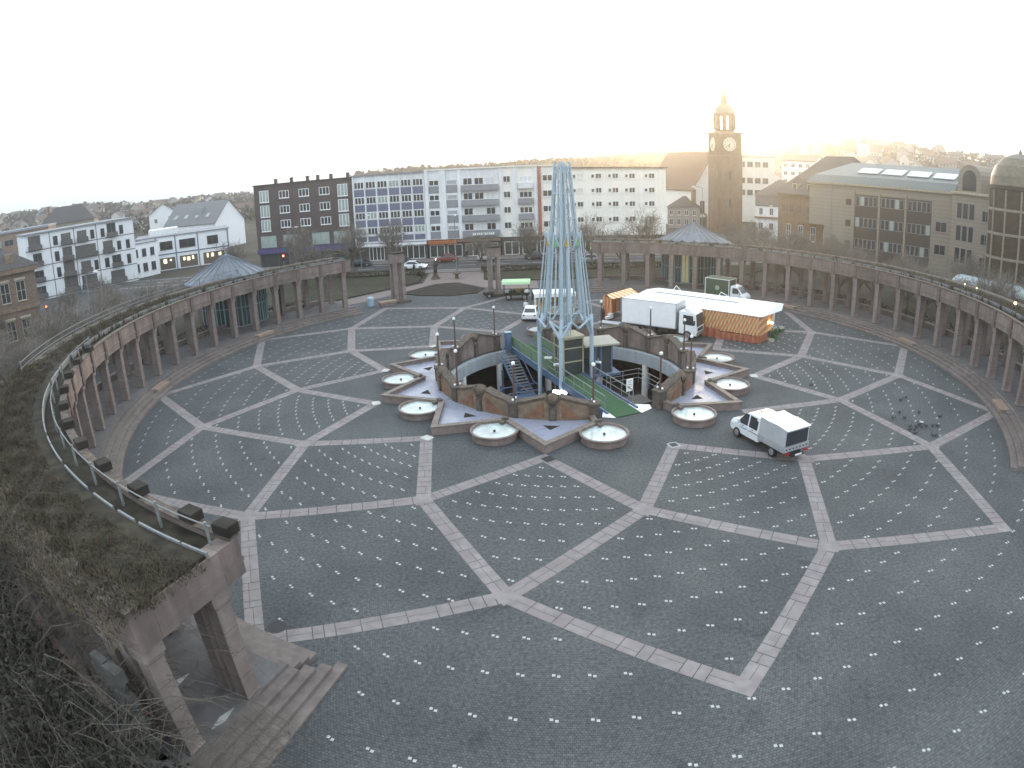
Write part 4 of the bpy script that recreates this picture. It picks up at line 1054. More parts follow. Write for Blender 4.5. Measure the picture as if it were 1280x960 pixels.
MB().tube([(-.6,0,.6),(-1.2,0,1.0)], .03, 5).obj('handle', grey_steel, t)
t = thing('signboard', 'dark square board standing right of the green-roofed cart', 'board', (2.4,76.6,0), .1)
MB().bb(-.6,.6,-.03,.03,.15,1.1).obj('panel', blackp, t); MB().bb(-.45,-.35,-.25,.25,0,.15).obj('foot', grey_steel, t); MB().bb(.35,.45,-.25,.25,0,.15).obj('foot', grey_steel, t)
# ---- white framed stall seen through the tower
t = thing('food_stall', 'cream and white framed snack stall seen through the tower rods', 'stall', (4.15,68.4,0), radians(2))
MB().bb(-2.1,2.1,.0,1.8,.1,1.05).obj('counter', cream, t)
q = MB()
for x in (-2.1,0,2.1):
    for y in (-.1,1.8): q.bb(x-.05,x+.05,y-.05,y+.05,0,2.5)
q.obj('frame', whitepaint, t)
MB().bb(-2.3,2.3,-.4,2.1,2.5,2.62).obj('roof', white_tarp, t); MB().bb(-2.28,2.28,-.44,-.41,2.2,2.55).obj('fascia', whitepaint, t)
MB().bb(-2.0,2.0,1.72,1.78,1.05,2.5).obj('back_wall', mat('ochre_panel', (.34,.26,.10), .8, .3, 2), t)
for x in (-1.4,-.6,.4,1.3): MB().box((x,.6,1.2), (.5,.5,.3)).obj('display_box', [warmlamp,cream,redstone,flw][int(x+2) % 4] if x > -1.3 else mat('orange_fruit', (.5,.2,.04), .7), t)
car('small white car beside the snack stall left of the tower', 1.55, 67.5, radians(80), carwhite, 3.6)
def person(label, x, y, rz_, coat, trousers, h=1.75):
    """standing person: one continuous skinned body; clothes and hair are its children"""
    t = thing('person', label, 'person', (x,y,0), rz_)
    k = h/1.75
    V = [(0,0,.95),(0,0,1.2),(0,0,1.42),(0,.01,1.52),(0,.02,1.62),(0,.03,1.70),
         (.10,0,.90),(.11,.03,.50),(.11,-.01,.08),(.12,.14,.04),(-.10,0,.90),(-.12,-.05,.50),(-.12,-.08,.08),(-.12,.06,.04),
         (.19,0,1.40),(.25,-.02,1.12),(.27,.06,.88),(.27,.10,.78),(-.19,0,1.40),(-.25,-.03,1.12),(-.26,.05,.88),(-.26,.09,.78)]
    E = [(0,1),(1,2),(2,3),(3,4),(4,5),(0,6),(6,7),(7,8),(8,9),(0,10),(10,11),(11,12),(12,13),(2,14),(14,15),(15,16),(16,17),(2,18),(18,19),(19,20),(20,21)]
    Rr = [.15,.15,.16,.055,.10,.09,.10,.065,.045,.045,.10,.065,.045,.045,.07,.05,.035,.03,.07,.05,.035,.03]
    me = bpy.data.meshes.new('person_body'); me.from_pydata([(a*k,b*k,c*k) for a,b,c in V], E, []); o = bpy.data.objects.new('body', me); COL.objects.link(o); o.parent = t
    me.materials.append(trousers); md = o.modifiers.new('skin','SKIN')
    for i, r in enumerate(Rr): me.skin_vertices[0].data[i].radius = (r*k, r*k)
    me.skin_vertices[0].data[0].use_root = True
    o.modifiers.new('sub','SUBSURF').levels = 1; o.modifiers['sub'].render_levels = 1
    c = MB(); c.lathe([(.20,.72),(.21,.95),(.19,1.15),(.215,1.36),(.16,1.46),(.08,1.50)], n=14); c.xf(Matrix.Scale(k,4) @ Matrix.Scale(.75,4,(0,1,0))); c.obj('coat', coat, t, smooth=True)
    c = MB()
    for s in (-1,1): c.tube([(s*.19*k,0,1.42*k),(s*.255*k,-.02*k,1.12*k),(s*.27*k,.06*k,.88*k)], [.075*k,.062*k,.048*k], 8)
    c.obj('sleeve', coat, t, smooth=True)
    MB().sphere((0,.02*k,1.655*k), .105*k, 10, 8, (.9,1,1.1)).obj('head', mat('skin', (.45,.28,.2), .6), t, smooth=True)
    MB().sphere((0,-.005*k,1.69*k), .112*k, 10, 8, (.95,1,.95)).obj('hair', blackp, t, smooth=True)
person('person in dark clothes waiting at the kerb beside the white hatchback', -16.6, 101.9, 1.0, dark, blackp)
person('person in a dark jacket working behind the truck rear by the awning', 9.0, 64.6, 2.0, dark, blackp)
person('person in a white jacket beside the snack stall left of the tower', 1.0, 69.3, 2.6, whitepaint, blackp)
person('person in a dark coat walking on the pavement below the grey-banded building', -9.0, 116.6, 0, darkearth, blackp)

# ---- statue and small monument at the street entrance
t = thing('statue', 'dark bronze figure on a stepped pedestal at the street entrance', 'statue', (-12.3,95.6,0), 0)
MB().lathe([(.75,0),(.75,.22),(.55,.24),(.5,.55),(.38,.6),(.34,1.0)], n=8).obj('pedestal', coping, t)
s_ = MB(); s_.lathe([(.26,1.0),(.3,1.5),(.22,1.95),(.27,2.3),(.20,2.55),(.08,2.62),(.13,2.72),(.14,2.86),(.05,2.98)], n=12)
s_.tube([(.24,0,2.45),(.42,.1,2.15),(.3,.25,1.95)], .07, 6); s_.tube([(-.24,0,2.45),(-.38,-.1,2.1),(-.2,-.25,1.9)], .07, 6); s_.obj('figure', mat('dark_bronze', (.05,.045,.04), .5, .3, 6, metal=.5), t, smooth=True)
t = thing('drinking_fountain', 'low round stone basin beside the statue', 'fountain', (-9.0,95.2,0))
MB().lathe([(.5,0),(.3,.1),(.25,.7),(.7,.85),(.75,.95),(.6,.96),(.5,.9)], n=14).obj('basin', coping, t)
# dark cobbled fan with a rounded front, raised a little
q = MB(); pts = [(-16.0,84.6),(-12.5,82.4),(-9.0,81.6),(-5.2,83.0),(-4.4,86.4),(-8.6,91.6),(-11.7,90.9)]
q.prism(pts, -.02, .10); struct(q.obj('paved_mound', darkearth))

# ---- crates and boxes near the lorry rear
crate('orange crate on the paving behind the lorry rear', 8.3,59.8,0,.2,orange_d)
crate('orange crate stacked beside the ring wall near the lorry rear', 7.7,59.9,0,.1,mat('orange_crate', (.5,.2,.05), .6))
t = thing('folding_table', 'low pale board table behind the lorry tail', 'table', (9.3,61.6,0), -.6)
MB().bb(-1.1,1.1,-.5,.5,.70,.76).obj('table_top', greyblind, t)
for x in (-.9,.9):
    for y in (-.4,.4): MB().bb(x-.03,x+.03,y-.03,y+.03,0,.70).obj('leg', grey_steel, t)
t = thing('hand_trolley', 'white boxes on a small dark trolley under the awning', 'trolley', (9.7,65.2,0), .7)
MB().bb(-.6,.6,-.35,.35,.2,.26).obj('platform', blackp, t)
for i,(x,y,z) in enumerate(((-.25,0,.26),(.3,.05,.26),(.3,.05,.52))): MB().box((x,y,z+.13),(.5,.4,.25),.1*i).obj('box', whitepaint, t)
for y in (-.36,.36): wheel(t, -.4, y, .12, .05)

# ---- pigeons
pg = mat('pigeon_grey', (.07,.075,.085), .7, .3, 12); pw = mat('pigeon_white', (.6,.6,.58), .7, .1, 12)
def pigeon(x, y, rz_, m_, label, sc=1.0):
    t = thing('pigeon', label, 'pigeon', (x,y,0), rz_, 'pigeons feeding on the paving')
    t.scale = (sc,sc,sc)
    b = MB(); b.lathe([(.005,-.24),(.035,-.20),(.05,-.12),(.085,-.02),(.09,.06),(.07,.13),(.04,.17)], n=10); b.xf(Matrix.Translation((0,0,.13)) @ Matrix.Rotation(radians(78),4,'Y'))
    b.tube([(.12,0,.17),(.16,0,.23),(.17,0,.27)], [.045,.032,.034], 8); b.sphere((.18,0,.285), .038, 8, 6); b.obj('body', m_, t, smooth=True)
    k = MB(); k.tube([(.21,0,.283),(.245,0,.272)], [.012,.003], 5); k.obj('beak', blackp, t)
    for s in (-1,1):
        l = MB(); l.tube([(.02,s*.03,.07),(.02,s*.03,.0)], .008, 4); l.obj('leg', redstone, t)
        w_ = MB(); w_.sphere((0,0,0), .1, 8, 6, (1.5,.25,.55)); w_.xf(Matrix.Translation((-.04,s*.075,.15)) @ Matrix.Rotation(radians(12),4,'Y')); w_.obj('wing', m_, t, smooth=True)
random.seed(11)
PGN = [(26.99, 33.62), (27.98, 35.38), (25.39, 34.95), (26.65, 33.41), (26.17, 33.09), (25.76, 32.73), (26.63, 33.05), (27.02, 33.1), (27.58, 33.01), (27.91, 32.89), (26.82, 31.54), (26.51, 31.52), (25.56, 32.26), (25.42, 32.81), (25.82, 33.35), (26.25, 34.73), (29.22, 34.31), (28.02, 37.94), (28.77, 38.35), (26.44, 35.72), (25.35, 32.25)]
for i, (x, y) in enumerate(PGN):
    white = i == 0
    pigeon(x, y, random.uniform(0,6.28), pw if white else pg, 'single white pigeon among the grey flock on the paving' if white else 'small grey pigeon feeding with the flock on the right paving', .85)
pigeon(*(22.37,42.46), 1.0, pg, 'dark pigeon alone near the inner tip of the paving web, away from the flock', 1.1)

# ---- cast iron covers in the paving
for i, (x, y) in enumerate(((-9.62,17.9),(9.05,33.75),(1.5,32.7))):
    t = thing('drain_cover', ['round iron cover in the dark paving near the stone stairs','square iron drain cover at the paving tip below the green carpet','dark drain cover at the paving tip before the star fountain'][i], 'drain cover', (x,y,0), .3*i)
    if i: MB().bb(-.32,.32,-.32,.32,.014,.022).obj('frame', greyblind if i == 1 else blackp, t); MB().bb(-.24,.24,-.24,.24,.0225,.027).obj('grate', blackp, t)
    else: MB().lathe([(.36,.004),(.36,.012),(.0,.013)], n=20, cap=False).obj('lid', blackp, t); MB().lathe([(.42,.004),(.42,.010),(.365,.010)], n=20, cap=False).obj('frame', asphalt, t)
# ================================================================ buildings
winc = {}
def window(parent, x, z, w_, h, frame=whitepaint, pane=glassd, mull=1, trans=0, y=0.0, sill=True, name='window'):
    """window centred at local x, bottom z on the facade plane y (facing -y)"""
    key = (round(w_,2), round(h,2), frame.name, pane.name, mull, trans, sill)
    if key in winc:
        o = copy_tree(winc[key], parent); o.name = name
    else:
        m = MB(); f = .07 if w_ < 1.9 or frame is not whitepaint else .11
        m.bb(-w_/2,w_/2,-.07,-.005,0,f); m.bb(-w_/2,w_/2,-.07,-.005,h-f,h)
        m.bb(-w_/2,-w_/2+f,-.07,-.005,f,h-f); m.bb(w_/2-f,w_/2,-.07,-.005,f,h-f)
        for i in range(mull): xx = -w_/2+w_*(i+1)/(mull+1); m.bb(xx-f*.55,xx+f*.55,-.065,-.005,f,h-f)
        for i in range(trans): zz = h*(i+1)/(trans+1); m.bb(-w_/2+f,w_/2-f,-.062,-.007,zz-f*.45,zz+f*.45)
        if sill: m.bb(-w_/2-.06,w_/2+.06,-.14,-.004,-.07,-.003)
        o = m.obj(name, frame, parent)
        p = MB(); p.bb(-w_/2+f*.9,w_/2-f*.9,-.035,-.012,f*.9,h-f*.9); p.obj('pane', pane, o)
        winc[key] = o
    o.location = (x, y, z)
    return o
def plain(parent, name, x0, x1, y0, y1, z0, z1, m_): return MB().bb(x0,x1,y0,y1,z0,z1).obj(name, m_, parent)
def bld(name, label, P0, P1, cat='building', grp=None):
    d = Vector(P1)-Vector(P0); L = d.length
    return thing(name, label, cat, (P0[0],P0[1],0), atan2(d.y,d.x), grp), L
def gable(parent, x0, x1, y0, y1, z0, zr, m_, over=.4, wallm=None, axis='x', name='roof'):
    """ridge along x (or y); wallm fills the gable triangles"""
    q = MB(); th = .18
    if axis == 'x':
        ym = (y0+y1)/2; k = (zr-z0)/(ym-y0)
        slab(q, [(x0-over,y0-over,z0-k*over),(x1+over,y0-over,z0-k*over),(x1+over,ym,zr),(x0-over,ym,zr)], th)
        slab(q, [(x1+over,y1+over,z0-k*over),(x0-over,y1+over,z0-k*over),(x0-over,ym,zr),(x1+over,ym,zr)], th)
        r = q.obj(name, m_, parent)
        if wallm: MB().poly([(x0,y0,z0),(x0,y1,z0),(x0,ym,zr-.05)]).obj('gable_wall', wallm, parent); MB().poly([(x1,y0,z0),(x1,ym,zr-.05),(x1,y1,z0)]).obj('gable_wall', wallm, parent)
    else:
        xm = (x0+x1)/2; k = (zr-z0)/(xm-x0)
        slab(q, [(x0-over,y1+over,z0-k*over),(x0-over,y0-over,z0-k*over),(xm,y0-over,zr),(xm,y1+over,zr)], th)
        slab(q, [(x1+over,y0-over,z0-k*over),(x1+over,y1+over,z0-k*over),(xm,y1+over,zr),(xm,y0-over,zr)], th)
        r = q.obj(name, m_, parent)
        if wallm: MB().poly([(x0,y0,z0),(x1,y0,z0),(xm,y0,zr-.05)]).obj('gable_wall', wallm, parent); MB().poly([(x1,y1,z0),(x0,y1,z0),(xm,y1,zr-.05)]).obj('gable_wall', wallm, parent)
    return r
def hip(parent, x0, x1, y0, y1, z0, zr, m_, over=.4, ridge=None):
    ym = (y0+y1)/2; h = ridge if ridge is not None else (y1-y0)/2
    a, b, c, d = (x0-over,y0-over,z0),(x1+over,y0-over,z0),(x1+over,y1+over,z0),(x0-over,y1+over,z0); e, f = (x0+h,ym,zr),(x1-h,ym,zr)
    q = MB(); q.v = [a,b,c,d,e,f]
    for s_ in ((0,1,5,4),(1,2,5),(2,3,4,5),(3,0,4),(3,2,1,0)): q.face(s_)
    return q.obj('roof', m_, parent)
def chimney(parent, x, y, z, h=1.1, m_=None): MB().bb(x-.3,x+.3,y-.25,y+.25,z-.4,z+h).bb(x-.36,x+.36,y-.31,y+.31,z+h,z+h+.12).obj('chimney', m_ or redstone, parent)

brownw = mat('dark_brown_render', (.085,.068,.066), .85, .08, .6); purple = mat('purple_fascia', (.07,.06,.16), .6, .1)
white_w = mat('white_render', (.78,.80,.82), .85, .05, .8, coarse=.12); cream_w = mat('cream_white_render', (.82,.80,.74), .85, .04, .8, coarse=.06)
bluegrey = mat('blue_grey_panel', (.14,.155,.235), .6, .08, 1.0); greyp = mat('grey_panel', (.24,.255,.28), .7, .08, 1.0); shopd = mat('dark_shop_front', (.07,.065,.062), .5, .3, .8)
mint = glass_mat('pale_curtained_glass', (.30,.36,.33), .25); blindw = mat('white_blind', (.62,.63,.62), .7, .05)
roofflat = mat('flat_roof_gravel', (.22,.20,.18), .9, .15)
FY = 119.5
# 1 brown block
t, L = bld('apartment_block', 'dark brown five-storey block with white windows at the left end of the street row', (-51.2,FY), (-30.6,FY))
plain(t, 'wall', 0, 20.6, 0, 12, 3.4, 16.35, brownw); plain(t, 'ground_floor', .15, 20.45, .35, 11.8, 0, 3.4, shopd); plain(t, 'roof', -.2, 20.6, -.2, 12.2, 16.35, 16.55, darkearth)
plain(t, 'fascia', 0, 20.5, -.5, -.01, 2.75, 3.75, purple)
for i, x in enumerate((2.2, 6.5, 10.7, 14.9, 18.6)):
    for z in (13.55, 10.6, 7.75):
        if i in (0,4): window(t, x, z-.55, 2.0, 2.35, pane=mint, mull=2)
        else: window(t, x, z, 2.1, 1.5, mull=2)
for x0, w_ in ((2.5,3.4),(7.2,3.0),(13.6,3.6),(18.0,3.4)): window(t, x0, 4.0, w_, 2.3, frame=greyp, pane=mint, mull=1)
for x in (3,6.5,10,12.2,15,18.5): chimney(t, x, 5, 16.5, .9, brownw)
for i in range(5): window(t, 2.2+4*i, .25, 3.4, 2.3, frame=blackp, pane=glassb, y=.34, sill=False, name='shop_window')
# 2 blue and white ribbed block
t, L = bld('office_block', 'white-ribbed office block with blue-violet spandrels next to the brown block', (-30.6,FY), (-16.6,FY))
plain(t, 'wall', .01, 14, .02, 12, 3.5, 16.45, white_w); plain(t, 'roof', 0, 14, -.25, 12, 16.45, 16.7, greyp); plain(t, 'ground_floor', .1, 13.9, .4, 11.8, 0, 3.5, shopd)
for i in range(7): plain(t, 'fin', .05+2.28*i, .27+2.28*i, -.28, .01, 3.5, 16.44, white_w)
for i in range(6):
    for z in (14.05,11.1,8.15,5.2): window(t, 1.3+2.28*i, z, 1.95, 1.35, mull=2, pane=glassd if (i*7+int(z)) % 5 else mint, sill=False)
    for z in (12.55,9.6,6.65,3.85): plain(t, 'spandrel', .32+2.28*i, 2.30+2.28*i, -.05, .015, z, z+(1.35 if z > 4 else 1.0), bluegrey)
plain(t, 'fascia', .1, 13.9, -.6, -.29, 2.9, 3.4, white_w)
window(t, 4.0, .1, 3.0, 2.6, pane=glassb, mull=3, y=.39, sill=False, name='shop_window'); window(t, 10.6, .1, 5.6, 2.6, pane=glassb, mull=4, y=.39, sill=False, name='shop_window')
# 3 grey and white banded block
t, L = bld('apartment_block', 'white and grey banded block with orange shop signs in the middle of the street row', (-16.6,FY), (-2.6,FY))
plain(t, 'wall', 0, 14, .02, 12, 3.6, 16.7, white_w); plain(t, 'roof', 0, 14, -.3, 12, 16.7, 16.95, cream_w); plain(t, 'ground_floor', .1, 13.9, .4, 11.8, 0, 3.6, shopd)
for (x0,x1) in ((.0,.7),(2.7,4.0),(6.2,6.8)): plain(t, 'pilaster', x0+.02, x1, -.25, .015, 3.6, 16.69, white_w)
for z in (13.7,10.9,8.0,5.1):
    window(t, 1.75, z+.1, 1.9, 1.1, mull=1, sill=False); plain(t, 'spandrel', .75, 2.68, -.04, .015, z-1.35, z+.0, greyp)
    window(t, 5.1, z+.2, 2.0, .9, pane=greyblind, mull=0, sill=False); plain(t, 'spandrel', 4.05, 6.15, -.05, .015, z-1.35, z+.1, greyp)
    plain(t, 'balcony', 6.85, 13.8, -.9, .01, z-1.1, z-.05, greyp if z != 8.0 else greyp)
    for j, x in enumerate((8.1,10.2,12.3)): window(t, x, z+.0, 1.7, 1.3, mull=1, pane=glassd if (j+int(z)) % 3 else blindw, sill=False)
plain(t, 'fascia', 0.1, 5.6, -.5, -.01, 2.75, 3.45, mat('orange_fascia', (.38,.13,.05), .6)); plain(t, 'fascia', 5.7, 13.9, -.6, -.01, 3.0, 3.5, mat('brown_fascia', (.20,.13,.09), .6))
sg = plain(t, 'sign', 8.6, 12.9, -1.02, -.905, 4.1, 4.75, mat('pale_grey_sign', (.35,.37,.40), .6)); 
lt = MB(); random.seed(3)
for i in range(11): 
    if i == 5: continue
    lt.bb(8.8+.37*i,9.05+.37*i,-1.035,-1.022,4.25,4.62)
lt.obj('lettering', whitepaint, sg)
for i in range(4): window(t, 1.8+3.4*i, .15, 2.8, 2.4, pane=glassb, mull=1, y=.39, sill=False, name='shop_window')
# 4 white block with red stripe
t, L = bld('apartment_block', 'white block with a tall red vertical stripe behind the blue tower', (-2.6,FY), (8.6,FY))
plain(t, 'wall', .01, 11.2, .02, 12, 3.6, 16.75, cream_w); plain(t, 'roof', 0, 11.2, -.35, 12, 16.75, 17.0, cream_w); plain(t, 'ground_floor', .1, 11.1, .4, 11.8, 0, 3.6, shopd)
plain(t, 'red_stripe', 7.15, 7.75, -.35, .015, 3.2, 16.74, mat('red_panel_paint', (.34,.12,.085), .6))
for x0,x1 in ((.0,.5),(2.4,3.4),(6.4,7.1),(11.0,11.2)): plain(t, 'pilaster', x0+.02, x1, -.2, .015, 3.6, 16.74, white_w)
for z in (13.9,11.0,8.1,5.2):
    window(t, 1.4, z, 1.3, 1.2, mull=1); window(t, 9.0, z, 1.9, 1.25, mull=1, pane=glassd)
    plain(t, 'balcony', 3.5, 6.3, -.9, .01, z-1.2, z-.2, greyp if z < 12 else white_w); window(t, 4.9, z-.1, 2.4, 1.2, mull=2, pane=blindw if z > 13 else glassd, sill=False)
for i in range(3): window(t, 2.0+3.4*i, .15, 2.8, 2.5, pane=glassb, mull=1, y=.39, sill=False, name='shop_window')
# 5 long cream block
t, L = bld('apartment_block', 'long cream-white block with pairs of small windows at the right end of the street row', (8.6,FY), (29.0,FY))
plain(t, 'wall', .01, 20.4, .02, 13, 3.4, 16.2, cream_w); plain(t, 'roof', -.1, 20.8, -.4, 13.2, 16.2, 16.45, slate); plain(t, 'ground_floor', .1, 20.3, .4, 12.8, 0, 3.4, shopd)
for x in (3.9,7.4,10.6,13.8,17.6):
    for z in (14.2,11.5,8.9,6.0):
        window(t, x, z, 1.15, 1.0, mull=1, pane=glassd if (x+z) % 3 > .6 else blindw); window(t, x-1.1, z+.15, .6, .7, mull=0)
window(t, 1.2, 11.3, 1.2, 1.2); window(t, 1.2, 8.4, 1.2, 1.2)
for i in range(5): window(t, 2.3+4*i, .2, 3.2, 2.4, pane=glassb, mull=2, y=.39, sill=False, name='shop_window')
# 6 grey block joining behind + light roof
t, L = bld('house', 'small grey house with dark roof wedged between the cream block and the church', (44.5,168.0), (52.0,165.5))
plain(t, 'wall', -3.2, 5.6, 0, 8, 0, 5.7, mat('grey_render', (.30,.29,.28), .8)); hip(t, -3.2, 5.6, 0, 8, 5.7, 8.6, slate)
for i in range(4): window(t, -2.2+2.1*i, 3.6, .95, 1.3); window(t, -2.2+2.1*i, .9, 1.0, 1.7)
# church nave
nd = Vector((-.3,.954)); 
t = thing('church_nave', 'white church nave with red-brown tiled roof, beside the stone clock tower', 'church', (48.4,168.2,0), atan2(-nd.x,nd.y))
# local: +y = along the nave away from the camera, x to the right
plain(t, 'wall', 0, 14, 0, 24, -1, 10.8, cream_w); gable(t, 0, 14, 0, 24, 10.8, 21.0, tiles_red, .5, cream_w, 'y')
window(t, 3.1, 3.8, 1.5, 3.6, frame=redstone, pane=glassd, mull=0, trans=2, sill=False)
m = MB(); m.tube([(3.1+1.5*cos(q*pi/8)*1.0, -.12, .8+2.0+1.3*sin(q*pi/8)) for q in range(9)], .22, 6); m.bb(1.4,1.75,-.2,.0,-.5,2.8); m.bb(4.45,4.8,-.2,.0,-.5,2.8); m.obj('portal_arch', redstone, t)
plain(t, 'door', 1.85, 4.35, -.1, -.02, -.3, 2.9, shopd)
plain(t, 'corner_pier', -.6, .55, -.7, -.01, -.5, 10.6, buffstone)
# clock tower
e = radians(90-18.3); right = Vector((sin(e),-cos(e))); 
az = radians(18.25); fw = Vector((sin(az),cos(az))); rt = Vector((cos(az),-sin(az)))
ed = (rt*cos(radians(21))+fw*sin(radians(21)))
towst = mat('brown_tower_stone', (.19,.130,.090), .9, .25, .9, .3, coarse=.25)
t = thing('clock_tower', 'tall brown stone church tower with pale clock faces and a lantern top', 'tower', (51.1,154.8,0), atan2(ed.y,ed.x))
W = 6.9
plain(t, 'shaft', 0, W, 0, W, -1, 19.6, towst); plain(t, 'clock_stage', .12, W-.12, .12, W-.12, 19.9, 25.3, towst)
plain(t, 'string_course', -.15, W+.15, -.15, W+.15, 19.6, 19.9, buffstone); plain(t, 'cornice', -.35, W+.35, -.35, W+.35, 25.3, 25.8, buffstone)
clk = mat('pale_clock_face', (.62,.58,.46), .5, .05)
def clock(par, M_):
    q = MB(); q.lathe([(1.75,0),(1.75,.08),(1.5,.10),(1.5,.06),(.0,.06)], n=36, cap=False); q.xf(M_); f = q.obj('clock_face', clk, par)
    h = MB()
    for i in range(12):
        s0 = len(h.v); h.bb(-.07,.07,1.15,1.46,.065,.085); h.xf(Matrix.Rotation(-2*pi*i/12,4,'Z'), s0)
    h.xf(M_); h.obj('hour_marks', blackp, f)
    for L_, a_, w_ in ((.95,-200,.10),(1.35,-234,.07)):
        h = MB(); h.bb(-w_,w_,-.2,L_,.09,.11); h.xf(Matrix.Rotation(radians(a_),4,'Z')); h.xf(M_); h.obj('clock_hand', blackp, f)
clock(t, Matrix.Translation((W/2,.11,22.6)) @ Matrix.Rotation(pi/2,4,'X'))
clock(t, Matrix.Translation((.11,W/2,22.6)) @ Matrix.Rotation(-pi/2,4,'Z') @ Matrix.Rotation(pi/2,4,'X'))
q = MB(); q.lathe([(2.75,25.8),(2.75,26.4)], (W/2,W/2,0), 8)
for i in range(8):
    a = 2*pi*(i+.5)/8; q.tube([(W/2+2.4*cos(a),W/2+2.4*sin(a),26.4),(W/2+2.4*cos(a),W/2+2.4*sin(a),30.2)], .62, 6)
q.lathe([(2.85,30.2),(2.95,30.7)], (W/2,W/2,0), 16); q.obj('belfry', towst, t)
q = MB(); q.lathe([(2.8,30.7),(2.5,31.9),(1.6,33.0),(1.0,33.4),(1.0,35.0),(.5,35.9),(.08,37.5)], (W/2,W/2,0), 16); q.obj('dome', mat('copper_green_dome', (.14,.17,.13), .6, .2), t)
for x in (W*.5,): 
    window(t, x, 13.5, .8, 2.2, frame=buffstone, pane=glassd, mull=0, sill=False); window(t, x, 6.5, .8, 2.2, frame=buffstone, pane=glassd, mull=0, sill=False)
# cream building behind the tower
t, L = bld('office_block', 'cream four-storey block with a band of windows just right of the clock tower', (67.0,189.0), (80,184))
plain(t, 'wall', -3, 13.5, 0, 12, -1, 20.3, cream_w); plain(t, 'roof', -3.3, 13.8, -.3, 12.3, 20.3, 20.6, greyp)
for z in (17.2,12.2,8.5):
    for i in range(6): window(t, -1.4+2.4*i, z, 1.8, 1.7, mull=1, frame=greyblind)
# white framed house below
t, L = bld('house', 'white house with grey attic and slate hip roof left of the old brick hall', (55.5,139.2), (63.5,133.6))
plain(t, 'wall', 0, 10, 0, 9, -1, 8.0, white_w); plain(t, 'attic', -.15, 10.15, -.15, 9.15, 8.0, 10.6, mat('grey_slate_cladding', (.17,.165,.165), .8, .15, 4)); plain(t, 'ledge', -.3, 10.3, -.45, -.16, 5.2, 5.6, redstone)
hip(t, 0, 10, 0, 9, 10.6, 14.2, slate, .5)
for i in range(4): window(t, 1.2+2.5*i, 6.0, .9, 1.6); window(t, 1.2+2.5*i, 2.6, 1.1, 1.6)
# old brick hall
t, L = bld('town_hall', 'old buff brick hall with arched windows and a steep dark slate roof', (51.6,117.4), (57.5,100.0))
brick = mat('buff_brick', (.22,.145,.095), .9, .2, 3.0, .2, coarse=.25)
plain(t, 'wall', 0, 17, 0, 18, -1, 11.9, brick); plain(t, 'cornice', -.2, 17.2, -.25, -.01, 11.5, 11.9, buffstone)
hip(t, -.3, 17.3, -.4, 18, 11.9, 19.6, slate, .5, 5.0)
for i in range(5): window(t, 1.6+2.3*i, 8.3, .95, 1.6, frame=buffstone)
for i in range(4):
    o = window(t, 3.2+3.4*i, 3.4, 1.3, 2.7, frame=whitepaint, mull=1, trans=1)
    m = MB(); m.tube([(3.2+3.4*i+.75*cos(q*pi/8),-.06,6.1+.75*sin(q*pi/8)) for q in range(9)], .14, 6); m.obj('arch', redstone, o) if False else m.obj('window_arch', redstone, t)
for i in range(2):
    d_ = MB(); d_.bb(3.6+4*i,4.9+4*i,.4,2.2,12.4,14.0); dm = d_.obj('dormer', cream, t); MB().xprism([(3.4+4*i,14.0),(5.1+4*i,14.0),(4.25+4*i,14.9)], .3, 2.4).obj('dormer_roof', slate, dm)
    MB().bb(3.85+4*i,4.65+4*i,.36,.39,12.7,13.8).obj('pane', glassd, dm)
plain(t, 'balcony', 8.5, 11.8, -1.2, -.01, 6.9, 7.6, buffstone)
# sandstone office building
t, L = bld('office_building', 'long beige sandstone office building with dark window bays and a zinc roof', (52.7,105.6), (67.6,81.7))
sand = stripes('beige_sandstone_blocks', (.25,.222,.18), (.225,.20,.163), 1.6, 'Z', .85)
dkgl = glass_mat('dark_office_glass', (.03,.034,.036), .15)
plain(t, 'wall', 0, L, 0, 16, 7.0, 14.6, sand); plain(t, 'wall_lower', 3.2, L, .01, 16, -1, 7.0, sand); plain(t, 'cornice', -.3, L+.1, -.45, -.01, 14.3, 14.65, mat('cornice_stone', (.36,.31,.23), .7))
q = MB(); q.v = [(-.3,-.5,14.66),(L,-.5,14.66),(L,16,14.66),(-.3,16,14.66),(.6,.6,15.9),(L,.6,15.9),(5.0,7.5,18.4),(L,7.5,18.4)]
for s_ in ((0,1,5,4),(4,5,7,6),(6,7,2,3),(0,4,6,3),(1,2,7,5)): q.face(s_)
q.obj('roof', stripes('zinc_standing_seam', (.135,.16,.165), (.115,.14,.14), 1.3, 'X', .45, .12), t)
q = MB(); q.bb(4.6,4.75,-.12,-.01,-1,14.3); q.obj('drain_pipe', greyp, t)
for i, x0 in enumerate((9.6,14.6,19.6)):
    slab_ = MB(); slab_.bb(x0,x0+4.4,-.06,-.01,1.2,12.9); sp_ = slab_.obj('window_bay', mat('brown_spandrel', (.048,.042,.038), .6, .15), t)
    for z in (11.0,7.4,3.8):
        for j in range(5): window(t, x0+.48+.86*j, z, .78, 1.6, frame=greyp, pane=dkgl if (j*3+i+int(z)) % 7 else mint, mull=0, sill=False, y=-.06)
    pf = MB(); pf.bb(x0-.45,x0-.05,-.35,-.01,-1,13.3); pf.obj('pier', sand, t)
for z in (11.0,7.4,3.8): window(t, 8.2, z, 1.0, 1.0, frame=blackp, pane=dkgl, mull=0)
for z in (8.2,4.6): window(t, 25.8, z, 2.0, 1.6, frame=greyp, pane=dkgl, mull=1)
for i in range(4):
    x0 = 8.8+4.8*i; sl = MB()
    slab(sl, [(x0,2.0,16.52),(x0+4.0,2.0,16.52),(x0+4.0,4.4,17.38),(x0,4.4,17.38)], .14); sl.obj('skylight', mat('bright_skylight', (.55,.62,.62), .2, .1, 1.0), t)
